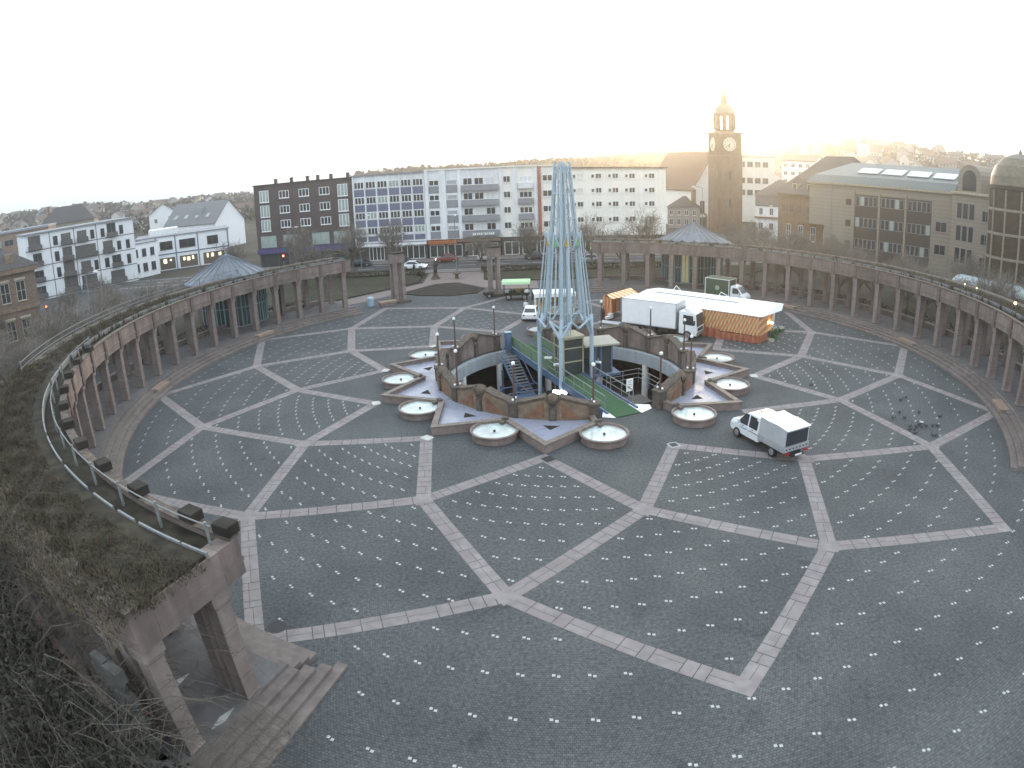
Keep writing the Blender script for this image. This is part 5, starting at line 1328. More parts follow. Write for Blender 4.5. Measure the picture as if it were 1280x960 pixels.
# turret and glazed round tower, further right
t, L = bld('turret', 'sandstone stair turret with an arched gable window at the end of the office building', (67.6,81.7), (69.2,72.5))
plain(t, 'wall', 0, 9.0, -.9, 12, -1, 14.9, sand); plain(t, 'cornice', -.1, 9.1, -1.25, -.91, 14.5, 14.9, mat('cornice_stone', (.36,.31,.23)))
prof = [(1.2,14.9),(6.0,14.9),(6.0,16.9)]+[(3.6+2.4*cos(q*pi/10),16.9+2.1*sin(q*pi/10)) for q in range(1,10)]+[(1.2,16.9)]
MB().xprism(prof, -1.0, 8).obj('arched_dormer', sand, t)
prof = [(2.2,15.1),(5.0,15.1),(5.0,16.8)]+[(3.6+1.4*cos(q*pi/10),16.8+1.4*sin(q*pi/10)) for q in range(1,10)]+[(2.2,16.8)]
MB().xprism(prof, -1.04, -1.005).obj('arched_window', dkgl, t)
MB().bb(5.9,9.0,2,12,14.9,16.6).obj('roof', zinc, t)
for z in (10.8,7.4,4.0):
    for i in range(3): window(t, 1.7+1.3*i, z, 1.1, 2.4, frame=greyp, pane=dkgl, mull=0, sill=False, y=-.9)
    window(t, 7.2, z, 1.6, 1.6, frame=greyp, pane=dkgl, y=-.9)
t = thing('round_tower', 'round brown-glazed tower with a dome at the right edge of the view', 'tower', (67.4,66.9,0), radians(200))
q = MB(); q.lathe([(4.3,-1),(4.3,15.8),(4.55,15.9),(4.55,16.4)], n=32); q.obj('wall', mat('bronze_glazing', (.07,.056,.040), .25, .2, 1.5), t)
for i in range(12):
    a = 2*pi*i/12; MB().tube([(4.36*cos(a),4.36*sin(a),-1),(4.36*cos(a),4.36*sin(a),15.8)], .14, 5).obj('mullion', sand, t)
for z in (3.4,6.6,9.8,13.0): MB().lathe([(4.32,z),(4.42,z),(4.42,z+.35),(4.32,z+.35)], n=32, cap=False).obj('floor_band', sand, t)
MB().lathe([(4.4,16.4),(4.25,17.6),(3.7,19.0),(2.6,20.1),(1.2,20.7),(.3,20.85),(.12,21.4)], n=32, cap=False).obj('dome', mat('weathered_dome', (.16,.14,.105), .45, .2, 2, metal=.3), t)
t, L = bld('office_building', 'zinc-roofed office wing cut by the right edge beyond the round tower', (72.0,62.5), (74.5,38.0))
plain(t, 'wall', 0, 24, 0, 14, -1, 13.4, sand); q = MB(); q.v = [(-2,-.6,13.4),(24,-.6,13.4),(24,14,13.4),(-2,14,13.4),(-2,7,19.0),(24,7,19.0)]
for s_ in ((0,1,5,4),(4,5,2,3),(0,4,3),(1,2,5)): q.face(s_)
q.obj('roof', zinc, t)
for i in range(7):
    plain(t, 'pier', 3.2*i, 3.2*i+.6, -.4, -.01, -1, 13.2, sand)
    for z in (9.6,6.4,3.2): window(t, 1.9+3.2*i, z, 2.3, 1.9, frame=greyp, pane=dkgl, mull=2, sill=False)
# glazed canopy by the right edge
t = thing('glass_canopy', 'pale curved glass canopy in front of the round tower', 'canopy', (58.5,60.5,0), radians(-70))
q = MB(); 
for i in range(10):
    a0, a1 = pi*i/10, pi*(i+1)/10; slab(q, [(-6,2.4*cos(a0),3.6+1.0*sin(a0)),(6,2.4*cos(a0),3.6+1.0*sin(a0)),(6,2.4*cos(a1),3.6+1.0*sin(a1)),(-6,2.4*cos(a1),3.6+1.0*sin(a1))], .06)
q.obj('roof', mat('pale_glass', (.42,.50,.52), .2, .15, 2), t)
for x in (-5.8,0,5.8):
    for y in (-2.3,2.3): MB().tube([(x,y,0),(x,y,3.6)], .08, 6).obj('post', grey_steel, t)

# ---- left side
wht = mat('bright_white_render', (.80,.83,.86), .85, .03, .8); brbal = mat('brown_loggia', (.11,.105,.10), .8, .15, 2); trimd = mat('dark_floor_line', (.14,.14,.15), .7)
t, L = bld('apartment_block', 'modern white apartment block with dark recessed balconies on the far left', (-93.7,97.0), (-78.6,115.6))
L = 24.0
plain(t, 'wall', 0, L, 0, 13, -2, 12.9, wht); plain(t, 'roof', -.3, L+.2, -.4, 13.2, 12.9, 13.2, greyp)
for z in (9.8,6.65,3.5,.35): plain(t, 'floor_line', 0, L, -.05, -.01, z-.08, z+.08, trimd)
for x in (5.4,10.7,15.6): plain(t, 'joint', x-.08, x+.08, -.06, -.015, -2, 12.9, trimd)
rows = {9.8:[(2.1,2.6,2.7),(6.6,1.0,2.0),(8.9,2.1,2.2),(12.4,2.1,2.2),(14.7,.9,2.0),(17.0,.9,1.9),(19.0,2.0,2.7),(21.2,.9,2.0)],
        6.65:[(2.4,1.9,2.4),(6.6,1.0,2.1),(8.9,2.1,2.6),(13.0,4.4,2.4),(17.9,2.2,2.4),(20.4,.9,2.0),(22.4,.9,2.0)],
        3.5:[(2.3,2.0,2.2),(6.6,.9,2.1),(8.9,2.4,2.9),(12.6,2.2,2.3),(14.9,.9,2.1),(17.3,1.0,2.1),(19.5,2.0,2.4),(22.3,.9,2.1)],
        .35:[(2.3,2.0,2.2),(8.9,3.0,2.9),(13.0,3.4,2.6),(19.4,3.2,2.4)]}
for z, ws in rows.items():
    for x, w_, h in ws:
        o = window(t, x, z+.3, w_, h-.15, frame=trimd, pane=dkgl if w_ < 2.05 else brbal, mull=0 if w_ < 1.2 else 1, sill=False, name='balcony_window' if w_ > 1.2 else 'window')
        if w_ > 1.2: plain(t, 'balcony', x-w_/2-.15, x+w_/2+.15, -.9, -.08, z+.1, z+1.0, brbal)
# low white building with lit shop
t, L = bld('shop_building', 'low white shop building with lit windows and blue frame behind the left cone roof', (-84.1,124.2), (-65.1,135.1))
plain(t, 'wall', 0, L, 0, 12, -1, 7.6, wht); plain(t, 'roof', -.2, L+.2, -.3, 12.2, 7.6, 7.8, greyp); plain(t, 'floor_line', 0, L, -.08, -.02, 3.5, 3.75, bluegrey)
for x in (.2,4.6,9.2,14.5,21.6): plain(t, 'blue_post', x-.12, x+.12, -.12, -.02, -1, 7.6, bluegrey)
for x, w_ in ((2.4,2.8),(7.0,3.0),(12.0,3.8),(18.0,2.6)): window(t, x, 4.6, w_, 1.9, frame=trimd, pane=dkgl)
shopglow = glow('lit_shop_window', (.09,.07,.05), .12)
for x, w_ in ((2.4,3.0),(7.0,3.6),(12.0,4.2),(18.0,5.0)): window(t, x, .2, w_, 2.6, frame=trimd, pane=shopglow if x > 6 else glassb, mull=1, sill=False, name='shop_window')
random.seed(8)
for x in (6.2,7.8,10.6,11.8,13.1,16.4,17.6,19.2): xx = x+random.uniform(-.3,.3); plain(t, 'shop_light', xx, xx+random.uniform(.3,.8), -.075, -.068, 1.5+random.uniform(0,.5), 2.3+random.uniform(0,.3), glow('warm_shop_light', (1,.78,.48), .9))
plain(t, 'roof_structure', 3, 10, 3, 9, 7.8, 9.2, white_w)
t, L = bld('house', 'white terrace wing stepping back between the two white buildings', (-80.5,116.5), (-77.5,123.0))
plain(t, 'wall', 0, 7.2, 0, 9, -1, 7.2, wht); plain(t, 'roof', -.1, 7.3, -.2, 9.1, 7.2, 7.4, greyp)
for i in range(3): window(t, 1.2+2.2*i, 4.4, 1.1, 1.7, frame=trimd); window(t, 1.2+2.2*i, 1.2, 1.2, 1.8, frame=trimd)
# big grey roofed hall with white gable
t, L = bld('hall', 'long hall with big grey roof and bare white gable left of the brown block', (-104.5,171.0), (-84.0,164.8))
plain(t, 'wall', 0, 22, 0, 13, -2, 7.6, wht); gable(t, 0, 22, 0, 13, 7.6, 13.6, mat('grey_roof_sheet', (.15,.155,.165), .7, .1, 2), .3, wht)
for i in range(4): sl = MB(); slab(sl, [(3+4.6*i,1.6,9.28),(4.4+4.6*i,1.6,9.28),(4.4+4.6*i,2.7,10.3),(3+4.6*i,2.7,10.3)], .22); sl.obj('roof_window', greyblind, t)
plain(t, 'dormer', 11.5, 14.5, 2.2, 5.2, 9.0, 12.2, greyp)
t, L = bld('house', 'pale yellow gabled house with ochre balconies between the white blocks', (-124.5,193.8), (-115.5,199.4))
plain(t, 'wall', 0, 10.5, 0, 9, -1, 11.0, wht); gable(t, 0, 10.5, 0, 9, 11.0, 14.5, mat('brown_tile_roof', (.14,.09,.075), .8, .2), .4, wht, 'y')
for z in (8.0,4.6,1.4): plain(t, 'balcony', 6.2, 10.0, -1.1, -.01, z-.8, z+.2, mat('ochre_balcony', (.42,.30,.12), .7)); window(t, 8.1, z+.2, 2.4, 1.8, pane=brbal); window(t, 2.4, z, 1.1, 1.5)
# tan block at the far left
t, L = bld('office_block', 'tan and grey flat-roofed block behind the white apartments at the left edge', (-129.0,108.0), (-108.0,121.0))
plain(t, 'wall', -8, L, 0, 12, -2, 13.6, mat('tan_render', (.24,.17,.13), .85, .1)); plain(t, 'roof', -8.2, L+.2, -.4, 12.2, 13.6, 14.1, greyp)
for z in (10.6,7.4,4.2):
    for i in range(9): window(t, -5+3.2*i, z, 2.4, 1.5, frame=greyp, pane=mint if i % 3 else dkgl, mull=1, sill=False)
t, L = bld('house', 'dark hip-roofed villa rising above the white apartments on the left', (-128.0,140.0), (-113.0,149.0))
plain(t, 'wall', 0, 16, 0, 12, -2, 13.5, mat('dull_villa_wall', (.26,.24,.20), .9, .1)); hip(t, 0, 16, 0, 12, 13.5, 18.0, slate, .5, 4); chimney(t, 2, 5, 16.5, 2.0)
# old brick house at the left edge
t, L = bld('town_house', 'old red-buff brick house with stone window frames and slate roof at the left edge', (-69.2,50.8), (-60.2,63.6))
plain(t, 'wall', -12, L, 0, 12, -1, 10.3, mat('red_buff_brick', (.19,.145,.115), .9, .2, 3, .2)); plain(t, 'cornice', -12.2, L+.3, -.5, -.01, 9.7, 10.35, buffstone); plain(t, 'string_course', -12, L+.1, -.15, -.01, 5.0, 5.4, buffstone)
hip(t, -12, L, 0, 12, 10.35, 14.4, slate, .6, 6)
palestone = mat('pale_window_stone', (.42,.38,.31), .8, .12)
for i in range(12):
    for z in (6.2,1.4): window(t, -10.8+2.2*i, z, 1.25, 2.5, frame=palestone, pane=glassd, mull=1, trans=1); plain(t, 'window_hood', -11.55+2.2*i, -10.05+2.2*i, -.2, -.01, z+2.6, z+2.85, palestone)
for i in range(6): MB().bb(-8+4*i,-6.9+4*i,.5,2.0,10.6,12.1).obj('dormer', buffstone, t)
plain(t, 'roof_window', 2.2, 3.4, 2.4, 2.5, 11.6, 12.4, whitepaint)

# ================================================================ far houses on the hills
def house_mesh(w_, d_, h, rr_): 
    return w_, d_, h, rr_
wallmats = [mat('far_white_wall', (.60,.59,.56), .9, .05), mat('far_cream_wall', (.52,.47,.38), .9, .05), mat('far_grey_wall', (.36,.36,.36), .9, .05), mat('far_rose_wall', (.40,.28,.23), .9, .05)]
roofmats = [mat('far_red_roof', (.13,.088,.075), .9, .15), mat('far_brown_roof', (.11,.08,.065), .9, .15), mat('far_grey_roof', (.12,.12,.125), .9, .15)]
protos = []
random.seed(21)
for i in range(10):
    w_, d_, h = random.uniform(8,15), random.uniform(8,11), random.uniform(5.5,9.5)
    r = thing('hillside_house', 'x', 'house', (0,0,0))
    wl_ = MB(); wl_.bb(-w_/2,w_/2,-d_/2,d_/2,-4,h); wl_.obj('wall', wallmats[i % 4], r)
    gable(r, -w_/2, w_/2, -d_/2, d_/2, h, h+d_*.36, roofmats[i % 3], .5, wallmats[i % 4])
    for z in ((1.2,4.0) if h < 7 else (1.2,4.0,6.6)):
        for k in range(int(w_/2.9)):
            MB().bb(-w_/2+1.2+2.8*k,-w_/2+2.3+2.8*k,-d_/2-.06,-d_/2-.01,z,z+1.4).obj('window', glassd, r)
    protos.append(r)
first = set()
def put_house(x, y, label, grp, sc=1.0):
    i = random.randrange(10); p = protos[i]; z = terrain(x, y)
    rz_ = atan2(y, x)-pi/2+random.choice((0,0,pi/2,pi/2))+random.uniform(-.5,.5)
    if i not in first:
        first.add(i); p.location = (x,y,z); p.rotation_euler = (0,0,rz_); p['label'] = label; p['group'] = grp; p.scale = (sc,)*3
    else: copy_tree(p, None, (x,y,z), rz_, label, grp, sc)
def azp(a, d): return d*sin(radians(a)), d*cos(radians(a))
used = []
def scatter(n, a0, a1, d0, d1, label, grp, sc=1.0):
    k = tries = 0
    while k < n and tries < 4000:
        tries += 1
        x, y = azp(random.uniform(a0,a1), random.uniform(d0,d1))
        if any(hypot(x-u, y-v_) < 17*sc for u, v_ in used): continue
        used.append((x,y)); put_house(x, y, label, grp, sc); k += 1
scatter(64, -46, -24, 290, 580, 'pale gabled house on the far left hillside among bare trees', 'houses on the left hillside', .62)
scatter(12, 15, 21, 240, 420, 'gabled house on the hill behind the church tower', 'houses behind the church')
scatter(80, 20.5, 36, 240, 560, 'small pale house with pitched roof on the right hillside above the old hall', 'houses on the right hillside', .8)
scatter(16, 34, 47, 260, 520, 'house half hidden on the hill beyond the office building roof', 'houses beyond the office building', .75)
for i in range(10):
    if i not in first: scatter(1, 22, 30, 230, 400, 'small pale house with pitched roof on the right hillside above the old hall', 'houses on the right hillside')
for i in range(10):
    if i not in first:
        for c in list(protos[i].children_recursive): bpy.data.objects.remove(c)
        bpy.data.objects.remove(protos[i])
t, L = bld('apartment_block', 'large white block standing among houses on the right hillside', *[azp(24.0,250), azp(27.0,246)])
plain(t, 'wall', 0, L, 0, 12, -2, 18.5+2, white_w); gable(t, 0, L, 0, 12, 20.5, 23, roofmats[2], .4, white_w)
for z in (6,9,12,15,18):
    for i in range(4): window(t, 1.6+3*i, z, 1.5, 1.4)
t = thing('small_tower', 'slim white tower on the right hill skyline', 'tower', (*azp(31.3,420), terrain(*azp(31.3,420))))
MB().bb(-3,3,-3,3,-3,14).obj('wall', wallmats[0], t); MB().lathe([(4.4,14),(.1,18)], n=4).obj('roof', roofmats[2], t)
# ================================================================ bare trees
def grow(seed, H, spread=1.0, levels=4, dens=1.0, trunk_h=.28):
    rnd = random.Random(seed); trunk = MB(); tw_ = MB()
    def seg(mb, a, b, ra, rb, n): mb.tube([a, b], [ra, rb], n, cap=False)
    def branch(p, d, L, r, lev):
        n = 3 if lev > 1 else 3; q = p; dd = d.copy(); pts = []
        for i in range(n):
            dd = (dd+Vector((rnd.gauss(0,.13),rnd.gauss(0,.13),rnd.gauss(.05,.09)))).normalized(); q2 = q+dd*L/n; r2 = r*(1-.22*(i+1)/n*1.3)
            seg(trunk if lev <= 1 else tw_, q, q2, max(r*(1-.25*i/n),.016), max(r2,.013), 6 if lev <= 1 else (4 if lev == 2 else 3))
            pts.append((q2, dd.copy())); q = q2
        if lev >= levels: return
        k = int(round({0:6,1:6,2:6,3:5}.get(lev,4)*dens))
        for j in range(k):
            f = rnd.uniform(.35,1.0); i = min(n-1, int(f*n)); bp, bd_ = pts[i]
            pp = (p if i == 0 else pts[i-1][0]).lerp(bp, f*n-i)
            sd_ = bd_.orthogonal().normalized(); sd_.rotate(Matrix.Rotation(rnd.uniform(0,2*pi),3,bd_))
            nd_ = (bd_*rnd.uniform(.45,.9)+sd_*rnd.uniform(.55,1.0)*spread+Vector((0,0,.18))).normalized()
            branch(pp, nd_, L*rnd.uniform(.50,.74), r*rnd.uniform(.42,.58), lev+1)
    th = H*trunk_h; r0 = H*.020
    trunk.tube([(0,0,-.1),(0,0,.25),(rnd.uniform(-.1,.1),rnd.uniform(-.1,.1),th)], [r0*1.5,r0*1.1,r0*.9], 8)
    top = Vector(trunk.v[-1]); top = Vector((0,0,th))
    for j in range(int(5*dens)):
        a = 2*pi*j/5+rnd.uniform(-.4,.4); t_ = rnd.uniform(.35,.95)
        branch(Vector((0,0,th*rnd.uniform(.85,1.0))), Vector((cos(a)*t_*spread, sin(a)*t_*spread, 1)).normalized(), H*.40*rnd.uniform(.8,1.15), r0*.6, 1)
    branch(Vector((0,0,th)), Vector((0,0,1)), H*.42, r0*.7, 1)
    return trunk, tw_
TR = []
for s, H, sp_ in ((1,9,1.0),(2,8,1.2),(3,10,.8),(4,7,1.3),(5,9.5,1.0)):
    tr_b, tw_b = grow(s, H, sp_)
    r = thing('bare_tree', 'x', 'tree'); tr_b.obj('trunk', bark, r, smooth=True); tw_b.obj('crown', twig, r)
    TR.append([r, False, H])
def tree(i, x, y, label, grp=None, H=None, z=0):
    p = TR[i]; rz_ = random.uniform(0,6.28); sc = (H/p[2]) if H else 1
    if not p[1]:
        p[1] = True; o = p[0]; o.location = (x,y,z); o.rotation_euler = (0,0,rz_); o.scale = (sc,)*3
    else: o = copy_tree(p[0], None, (x,y,z), rz_, None, None, sc)
    o['label'] = label
    if grp: o['group'] = grp
    elif 'group' in o: del o['group']
    return o
random.seed(31)
tree(0, -27.2, 103.4, 'bare tree in front of the purple fascia of the brown block', H=9)
tree(2, -20.5, 102.6, 'slender bare tree behind the left clustered pier', H=9)
tree(3, -5.6, 102.8, 'small bare street tree beside the grey-banded facade', H=6.5)
tree(1, 2.4, 101.2, 'bare spreading tree just left of the blue tower', H=8)
tree(4, 12.5, 103.0, 'bare tree just right of the blue tower, against the white facade', H=8.5)
tree(0, 21.0, 101.0, 'wide bare tree in front of the long cream block', H=9.5)
tree(3, 26.5, 100.0, 'bare tree at the right end of the long cream block', H=6.5)
tree(1, 16.5, 98.0, 'low bare tree behind the right colonnade roof, left of the cone roof', H=7)
tree(2, -36.5, 101.0, 'tall bare tree before the left half of the brown block', H=9)
tree(4, -31.5, 92.5, 'bare tree on the lawn behind the left colonnade end', H=7.5)
tree(1, -46.5, 98.0, 'bare tree before the corner of the brown block', H=8)
G1 = 'bare trees behind the left colonnade'
L1 = 'bare tree in the thicket between the left colonnade and the white apartments'
for (r_, a) in ((46,172),(47,178),(46,186),(48,193),(46,200),(50,168),(53,175),(55,183),(58,170),(60,178),(52,190),(56,162),(64,166),(68,172),(62,186),(70,160),(75,167),(47,208),(66,156),(60,150),(74,153),(80,161),(46,165),(48,181),(47,200),(49,189),(51,204),(57,197),(44.5,176),(44.5,190),(50,159),(47,155),(55,170),(60,165),(63,178),(69,185),(73,166),(78,170),(84,163),(70,178)):
    x, y, z = pol(r_, a); tree(random.randrange(5), x, y, L1, G1, H=random.uniform(6.0,7.8) if r_ < 57 else random.uniform(4.8,6.6))
G2 = 'bare trees behind the right colonnade'
L2 = 'bare tree in the row between the right colonnade and the stone buildings'
for (r_, a) in ((47,45),(49,38),(47,31),(50,25),(47,18),(52,12),(47,5),(51,-2),(56,40),(58,30),(60,20),(57,8),(48,-8),(62,48),(68,52),(75,56),(66,42),(47,-15),(58,-5),(45,41),(46,34),(45,27),(46,21),(45,14),(46,8),(45,0),(52,34),(54,24),(52,16),(54,4),(62,30),(64,22),(70,45),(72,50),(60,54),(65,58),(80,58),(82,62),(56,56)):
    x, y, z = pol(r_, a); tree(random.randrange(5), x, y, L2, G2, H=random.uniform(5.2,7.6))
# ---- hedges and low shrubs
def hedge(label, pts, h, w_=1.1, m_=None, seed=1, name='hedge', dens=260):
    rnd = random.Random(seed); q = MB(); P = [Vector((*p,0)) for p in pts]
    for a, b in zip(P, P[1:]):
        L = (b-a).length; d = (b-a).normalized(); n = Vector((-d.y,d.x,0))
        for i in range(int(L*dens)):
            c = a+d*rnd.uniform(0,L)+n*rnd.gauss(0,w_*.33)+Vector((0,0,rnd.random()**.7*h))
            v1 = Vector((rnd.gauss(0,1),rnd.gauss(0,1),rnd.gauss(0,1))).normalized()*rnd.uniform(.05,.12); v2 = v1.cross(Vector((rnd.gauss(0,1),rnd.gauss(0,1),rnd.gauss(0,1)))).normalized()*rnd.uniform(.04,.08)
            q.poly([c-v1, c+v2, c+v1, c-v2])
    return tag(q.obj(name, m_ or hedgem), label, 'hedge')
hedgem = mat('brownish_hedge', (.055,.050,.028), .95, .4, 6); ivy = mat('dark_ivy', (.036,.034,.025), .9, .5, 5)  # ivy colour cut as well, for the vignetted shading beside the gable
hedge('low clipped hedge along the lawn edge left of the statue', [(-33,100.3),(-15.2,100.2),(-15.0,97.5)], 1.0, seed=1)
hedge('low clipped hedge along the lawn edge right of the statue', [(-5.4,100.4),(12,100.4),(30,100.2)], 1.0, seed=2)
hedge('hedge running outside the left colonnade bays', [pol(42.3,a)[:2] for a in range(136,176,5)], 1.3, 1.2, seed=3, dens=160)
hedge('hedge behind the right colonnade columns', [pol(42.3,a)[:2] for a in range(56,-20,-6)], 1.4, 1.3, seed=4, dens=130)
# ---- thicket at the near gable: ivy mass with arching bare canes
canem = mat('dark_cane_bark', (.095,.084,.070), .95, .3, 5)
def thicket(label, r_, a, R_, H, n, seed, grp=None):
    rnd = random.Random(seed); x, y, z = pol(r_, a)
    t = thing('bare_shrub', label, 'shrub', (x,y,0), 0, grp)
    c = MB(); f = MB()
    for i in range(n):
        a_ = rnd.uniform(0,2*pi); s0 = rnd.uniform(0,.5)*R_; p = Vector((cos(a_)*s0, sin(a_)*s0, 0)); out = Vector((cos(a_),sin(a_),0)); L = H*rnd.uniform(.7,1.15)
        path = [p]; d = (Vector((0,0,1))+out*rnd.uniform(.05,.5)).normalized()
        for k in range(9):
            d = (d+out*rnd.uniform(.0,.16)+Vector((rnd.gauss(0,.12),rnd.gauss(0,.12),-.015*k*k))).normalized(); path.append(path[-1]+d*L/8)
        r0 = rnd.uniform(.012,.03); c.tube(path, [r0*(1-.08*k) for k in range(10)], 3, cap=False)
        for k in range(3,10):
            for _ in range(2):
                d2 = Vector((rnd.gauss(0,1),rnd.gauss(0,1),rnd.gauss(.2,.7))).normalized(); l2 = rnd.uniform(.3,.9); m_ = path[k]+d2*l2*.5+Vector((0,0,-.04))
                c.tube([path[k], m_, path[k]+d2*l2+Vector((0,0,-.15*l2))], [.008,.006,.004], 3, cap=False)
    for i in range(int(n*26)):
        a_ = rnd.uniform(0,2*pi); s0 = R_*sqrt(rnd.random()); hh = rnd.random()*H*.78*(1-.45*(s0/R_)**2)
        cc = Vector((cos(a_)*s0, sin(a_)*s0, hh)); v1 = Vector((rnd.gauss(0,1),rnd.gauss(0,1),rnd.gauss(0,1))).normalized()*rnd.uniform(.05,.11); v2 = v1.orthogonal().normalized()*rnd.uniform(.04,.08)
        f.poly([cc-v1, cc+v2, cc+v1, cc-v2])
    c.obj('canes', canem, t); f.obj('leaves', ivy, t)
    return t
TL = 'dense dark thorny thicket crowding the outer wall of the near colonnade'
for i, (r_, a, R_, H) in enumerate(((43.0,252,2.2,6.0),(43.2,247.5,2.4,7.8),(42.8,243,2.4,8.4),(42.8,238,2.4,8.6),(42.8,233,2.4,8.6),(43,228,2.4,8.4),(43,222.5,2.4,8.2),(43.2,217,2.4,7.8),(43.2,211,2.4,7.4),(46.8,249,2.6,4.6),(47.4,243,2.6,5.4),(47,254,2.4,3.6),(44.6,256,2.0,2.8))):
    thicket(TL, r_, a, R_, H, 95, 100+i, 'thorny thickets along the near colonnade')
# ---- dry grass and moss tufts on the overgrown roof
rnd = random.Random(9); q = MB()
for i in range(16000):
    a = rnd.uniform(-41, 79) if i % 3 else rnd.uniform(132,200); r_ = rnd.uniform(36.4, 38.2); x, y, _z = pol(r_, a); h = rnd.uniform(.08,.34)*(1.0+.8*sin(a*2.7)); w_ = rnd.uniform(.02,.05); b = rnd.uniform(0,6.28)
    q.poly([(x+w_*cos(b),y+w_*sin(b),CT-.25),(x-w_*cos(b),y-w_*sin(b),CT-.25),(x+rnd.gauss(0,.12),y+rnd.gauss(0,.12),CT-.2+max(.1,h+.2))])
for i in range(26000):
    a = rnd.uniform(168, 250.85); r_ = rnd.uniform(37.2, 39.5)
    if a < 205 and rnd.random() < .5: continue
    x, y, _z = pol(r_, a); h = rnd.uniform(.05,.20)*(1.0+.8*sin(a*1.7)*sin(r_*3)); w_ = rnd.uniform(.012,.03); b = rnd.uniform(0,6.28); lx, ly = rnd.gauss(0,.10), rnd.gauss(0,.10)
    q.poly([(x+w_*cos(b),y+w_*sin(b),CT+.05),(x-w_*cos(b),y-w_*sin(b),CT+.05),(x+lx,y+ly,CT+.06+max(.02,h))])
for i in range(17000):     # growth spilling over the outer parapet near the gable
    a = rnd.uniform(203, 250.6); r_ = rnd.uniform(38.9, 40.7); x, y, _z = pol(r_, a); z = CT+.05-(max(0, r_-40.2)*1.6)*rnd.random(); l = rnd.uniform(.12,.42); b = rnd.uniform(0,6.28)
    dx_, dy_ = cos(b)*l*rnd.uniform(.2,.9), sin(b)*l*rnd.uniform(.2,.9); w_ = rnd.uniform(.012,.03)
    q.poly([(x+w_*sin(b),y-w_*cos(b),z),(x-w_*sin(b),y+w_*cos(b),z),(x+dx_,y+dy_,z+l*rnd.uniform(.3,.9))])
g_ = q.obj('dry_grass', mat('dry_roof_grass', (.072,.060,.040), .95, .4, 1.5)); g_['kind'] = 'stuff'; g_['label'] = 'dry grass and moss growing on the flat colonnade roof'; g_['category'] = 'grass'  # grass darkened in colour, taking in the vignetted shading of the gable
# ---- far woods and bushes on the hills, and skyline trees
def woods(n, a0, a1, d0, d1, s0, s1, seed, m_):
    rnd = random.Random(seed); q = MB()
    for i in range(n):
        a = rnd.uniform(a0,a1); d = d0+(d1-d0)*rnd.random(); x, y = azp(a,d); z = terrain(x,y); s = rnd.uniform(s0,s1)
        for k in range(16):
            c = Vector((x+rnd.gauss(0,s*.35), y+rnd.gauss(0,s*.35), z+s*(.15+.75*rnd.random()**.8)))
            v1 = Vector((rnd.gauss(0,1),rnd.gauss(0,1),rnd.gauss(0,.8))).normalized()*s*rnd.uniform(.12,.25); v2 = v1.orthogonal().normalized()*s*rnd.uniform(.10,.2)
            q.poly([c-v1, c+v2, c+v1, c-v2])
    o = q.obj('woodland', m_); o['kind'] = 'stuff'; o['label'] = 'distant bare woodland on the hills round the town'; o['category'] = 'woodland'
wood1 = mat('far_bare_wood', (.050,.044,.032), 1, .35, .05)
woods(700, -62, -20, 275, 600, 4, 8, 1, wood1)
woods(900, -14, 17, 380, 610, 8, 14, 2, wood1)
woods(1500, 16, 62, 215, 600, 4, 8, 3, wood1)
# ================================================================ street lamps, signals
def street_lamp(label, x, y, h, rz_, arm=1.4):
    t = thing('street_lamp', label, 'street lamp', (x,y,0), rz_)
    MB().tube([(0,0,0),(0,0,h*.5),(0,0,h)], [.10,.08,.06], 8).obj('pole', grey_steel, t)
    MB().tube([(0,0,h),(arm*.4,0,h+.25),(arm,0,h+.3)], .045, 6).obj('arm', grey_steel, t)
    q = MB(); q.sphere((arm+.25,0,h+.27), .3, 10, 6, (1.3,.55,.35)); q.obj('lamp_head', whitelamp, t)
street_lamp('tall grey street lamp in front of the church nave gable', 34.3, 112.9, 12.6, pi)
street_lamp('tall street lamp before the blue and white office block', -25.8, 103.4, 9.6, 0)
street_lamp('street lamp on the path between the two clustered piers', -9.4, 99.6, 9.0, pi/2)
street_lamp('street lamp at the kerb left of the white hatchback', -38.5, 103.5, 8.5, 0)
street_lamp('street lamp rising behind the left colonnade near the traffic signal', *pol(56,165)[:2], 8.5, 0)
street_lamp('street lamp in the church street beyond the right colonnade', 52.0, 118.0, 9.0, pi)
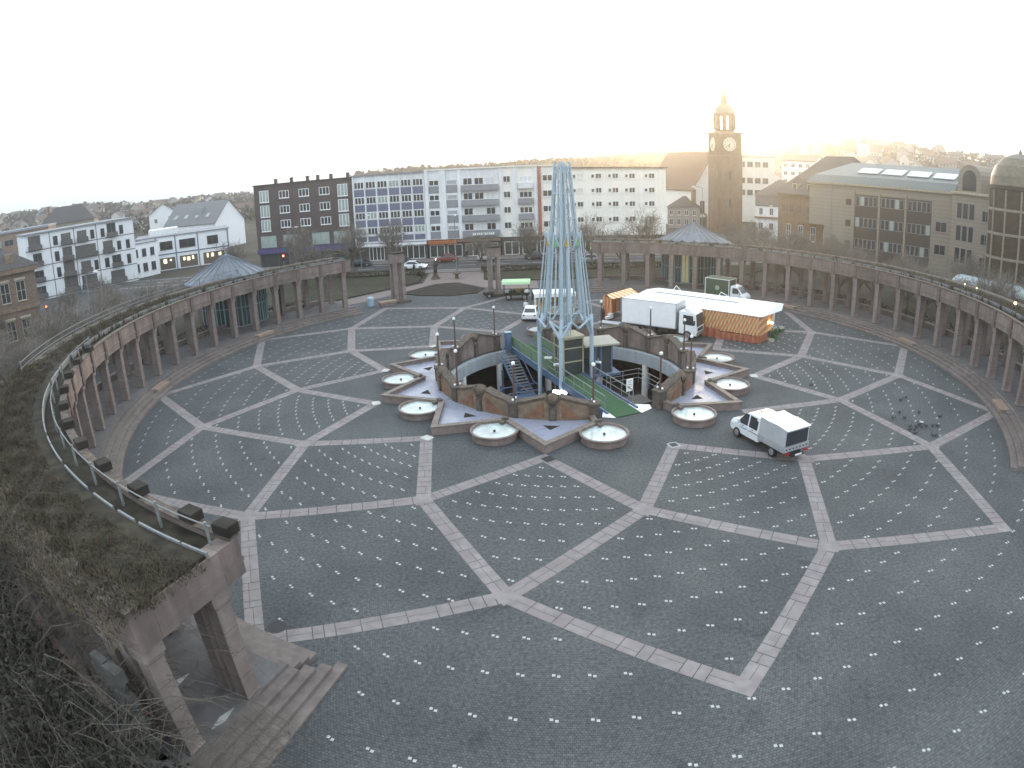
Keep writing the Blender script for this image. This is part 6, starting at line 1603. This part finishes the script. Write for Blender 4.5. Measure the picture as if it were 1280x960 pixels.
def signal(label, x, y, z, rz_):
    t = thing('traffic_signal', label, 'traffic light', (x,y,0), rz_, None)
    MB().tube([(0,0,-.2),(0,0,z-.6)], .07, 6).obj('pole', grey_steel, t); MB().bb(-.16,.16,-.10,.14,z-.65,z+.4).obj('housing', blackp, t)
    MB().lathe([(.15,0),(.11,.05),(.0,.06)], n=12).xf(Matrix.Translation((0,-.10,z+.2)) @ Matrix.Rotation(pi/2,4,'X')).obj('red_light', redlamp, t)
    for k in (1,2): MB().lathe([(.10,0),(.0,.01)], n=10, cap=False).xf(Matrix.Translation((0,-.105,z+.2-.3*k)) @ Matrix.Rotation(pi/2,4,'X')).obj('dark_light', glassd, t)
signal('traffic light showing red in the street by the old brick house', -73.5, 79.2, 1.9, radians(45))
signal('traffic light showing red before the brown block', -39.4, 102.7, 3.9, radians(20))
signal('traffic light showing red behind the right colonnade, below the old hall', 48.4, 104.3, 3.9, radians(-25))
for i, (x, y, z) in enumerate(((42.5,42.3,6.9),(44.6,47.0,6.7),(45.5,49.5,6.8))):
    t = thing('roof_floodlight', ['bright yellowish lamp on the colonnade roof at the right edge','small warm lamp on the roof left of the bright yellowish one','faint warm lamp farthest left on the right roof edge'][i], 'lamp', (*pol(38.0,(-12.2,.2,-2.6)[i])[:2],CT), 0)
    MB().tube([(0,0,-.3),(0,0,.35)], .03, 5).obj('bracket', grey_steel, t); MB().sphere((0,0,.42), (.12,.05,.05)[i], 10, 6).obj('lamp', warmlamp, t)
# ================================================================ morning haze
m = bpy.data.materials.new('haze'); m.use_nodes = True; nt = m.node_tree; nt.nodes.clear()
v = nt.nodes.new('ShaderNodeVolumePrincipled'); v.inputs['Color'].default_value = (.93,.92,.90,1); v.inputs['Density'].default_value = 0.0009; v.inputs['Anisotropy'].default_value = 0.82
o_ = nt.nodes.new('ShaderNodeOutputMaterial'); nt.links.new(v.outputs[0], o_.inputs['Volume'])
hz = MB().bb(-1350,1350,-1350,1350,-8,75).obj('haze', m); hz['kind'] = 'stuff'
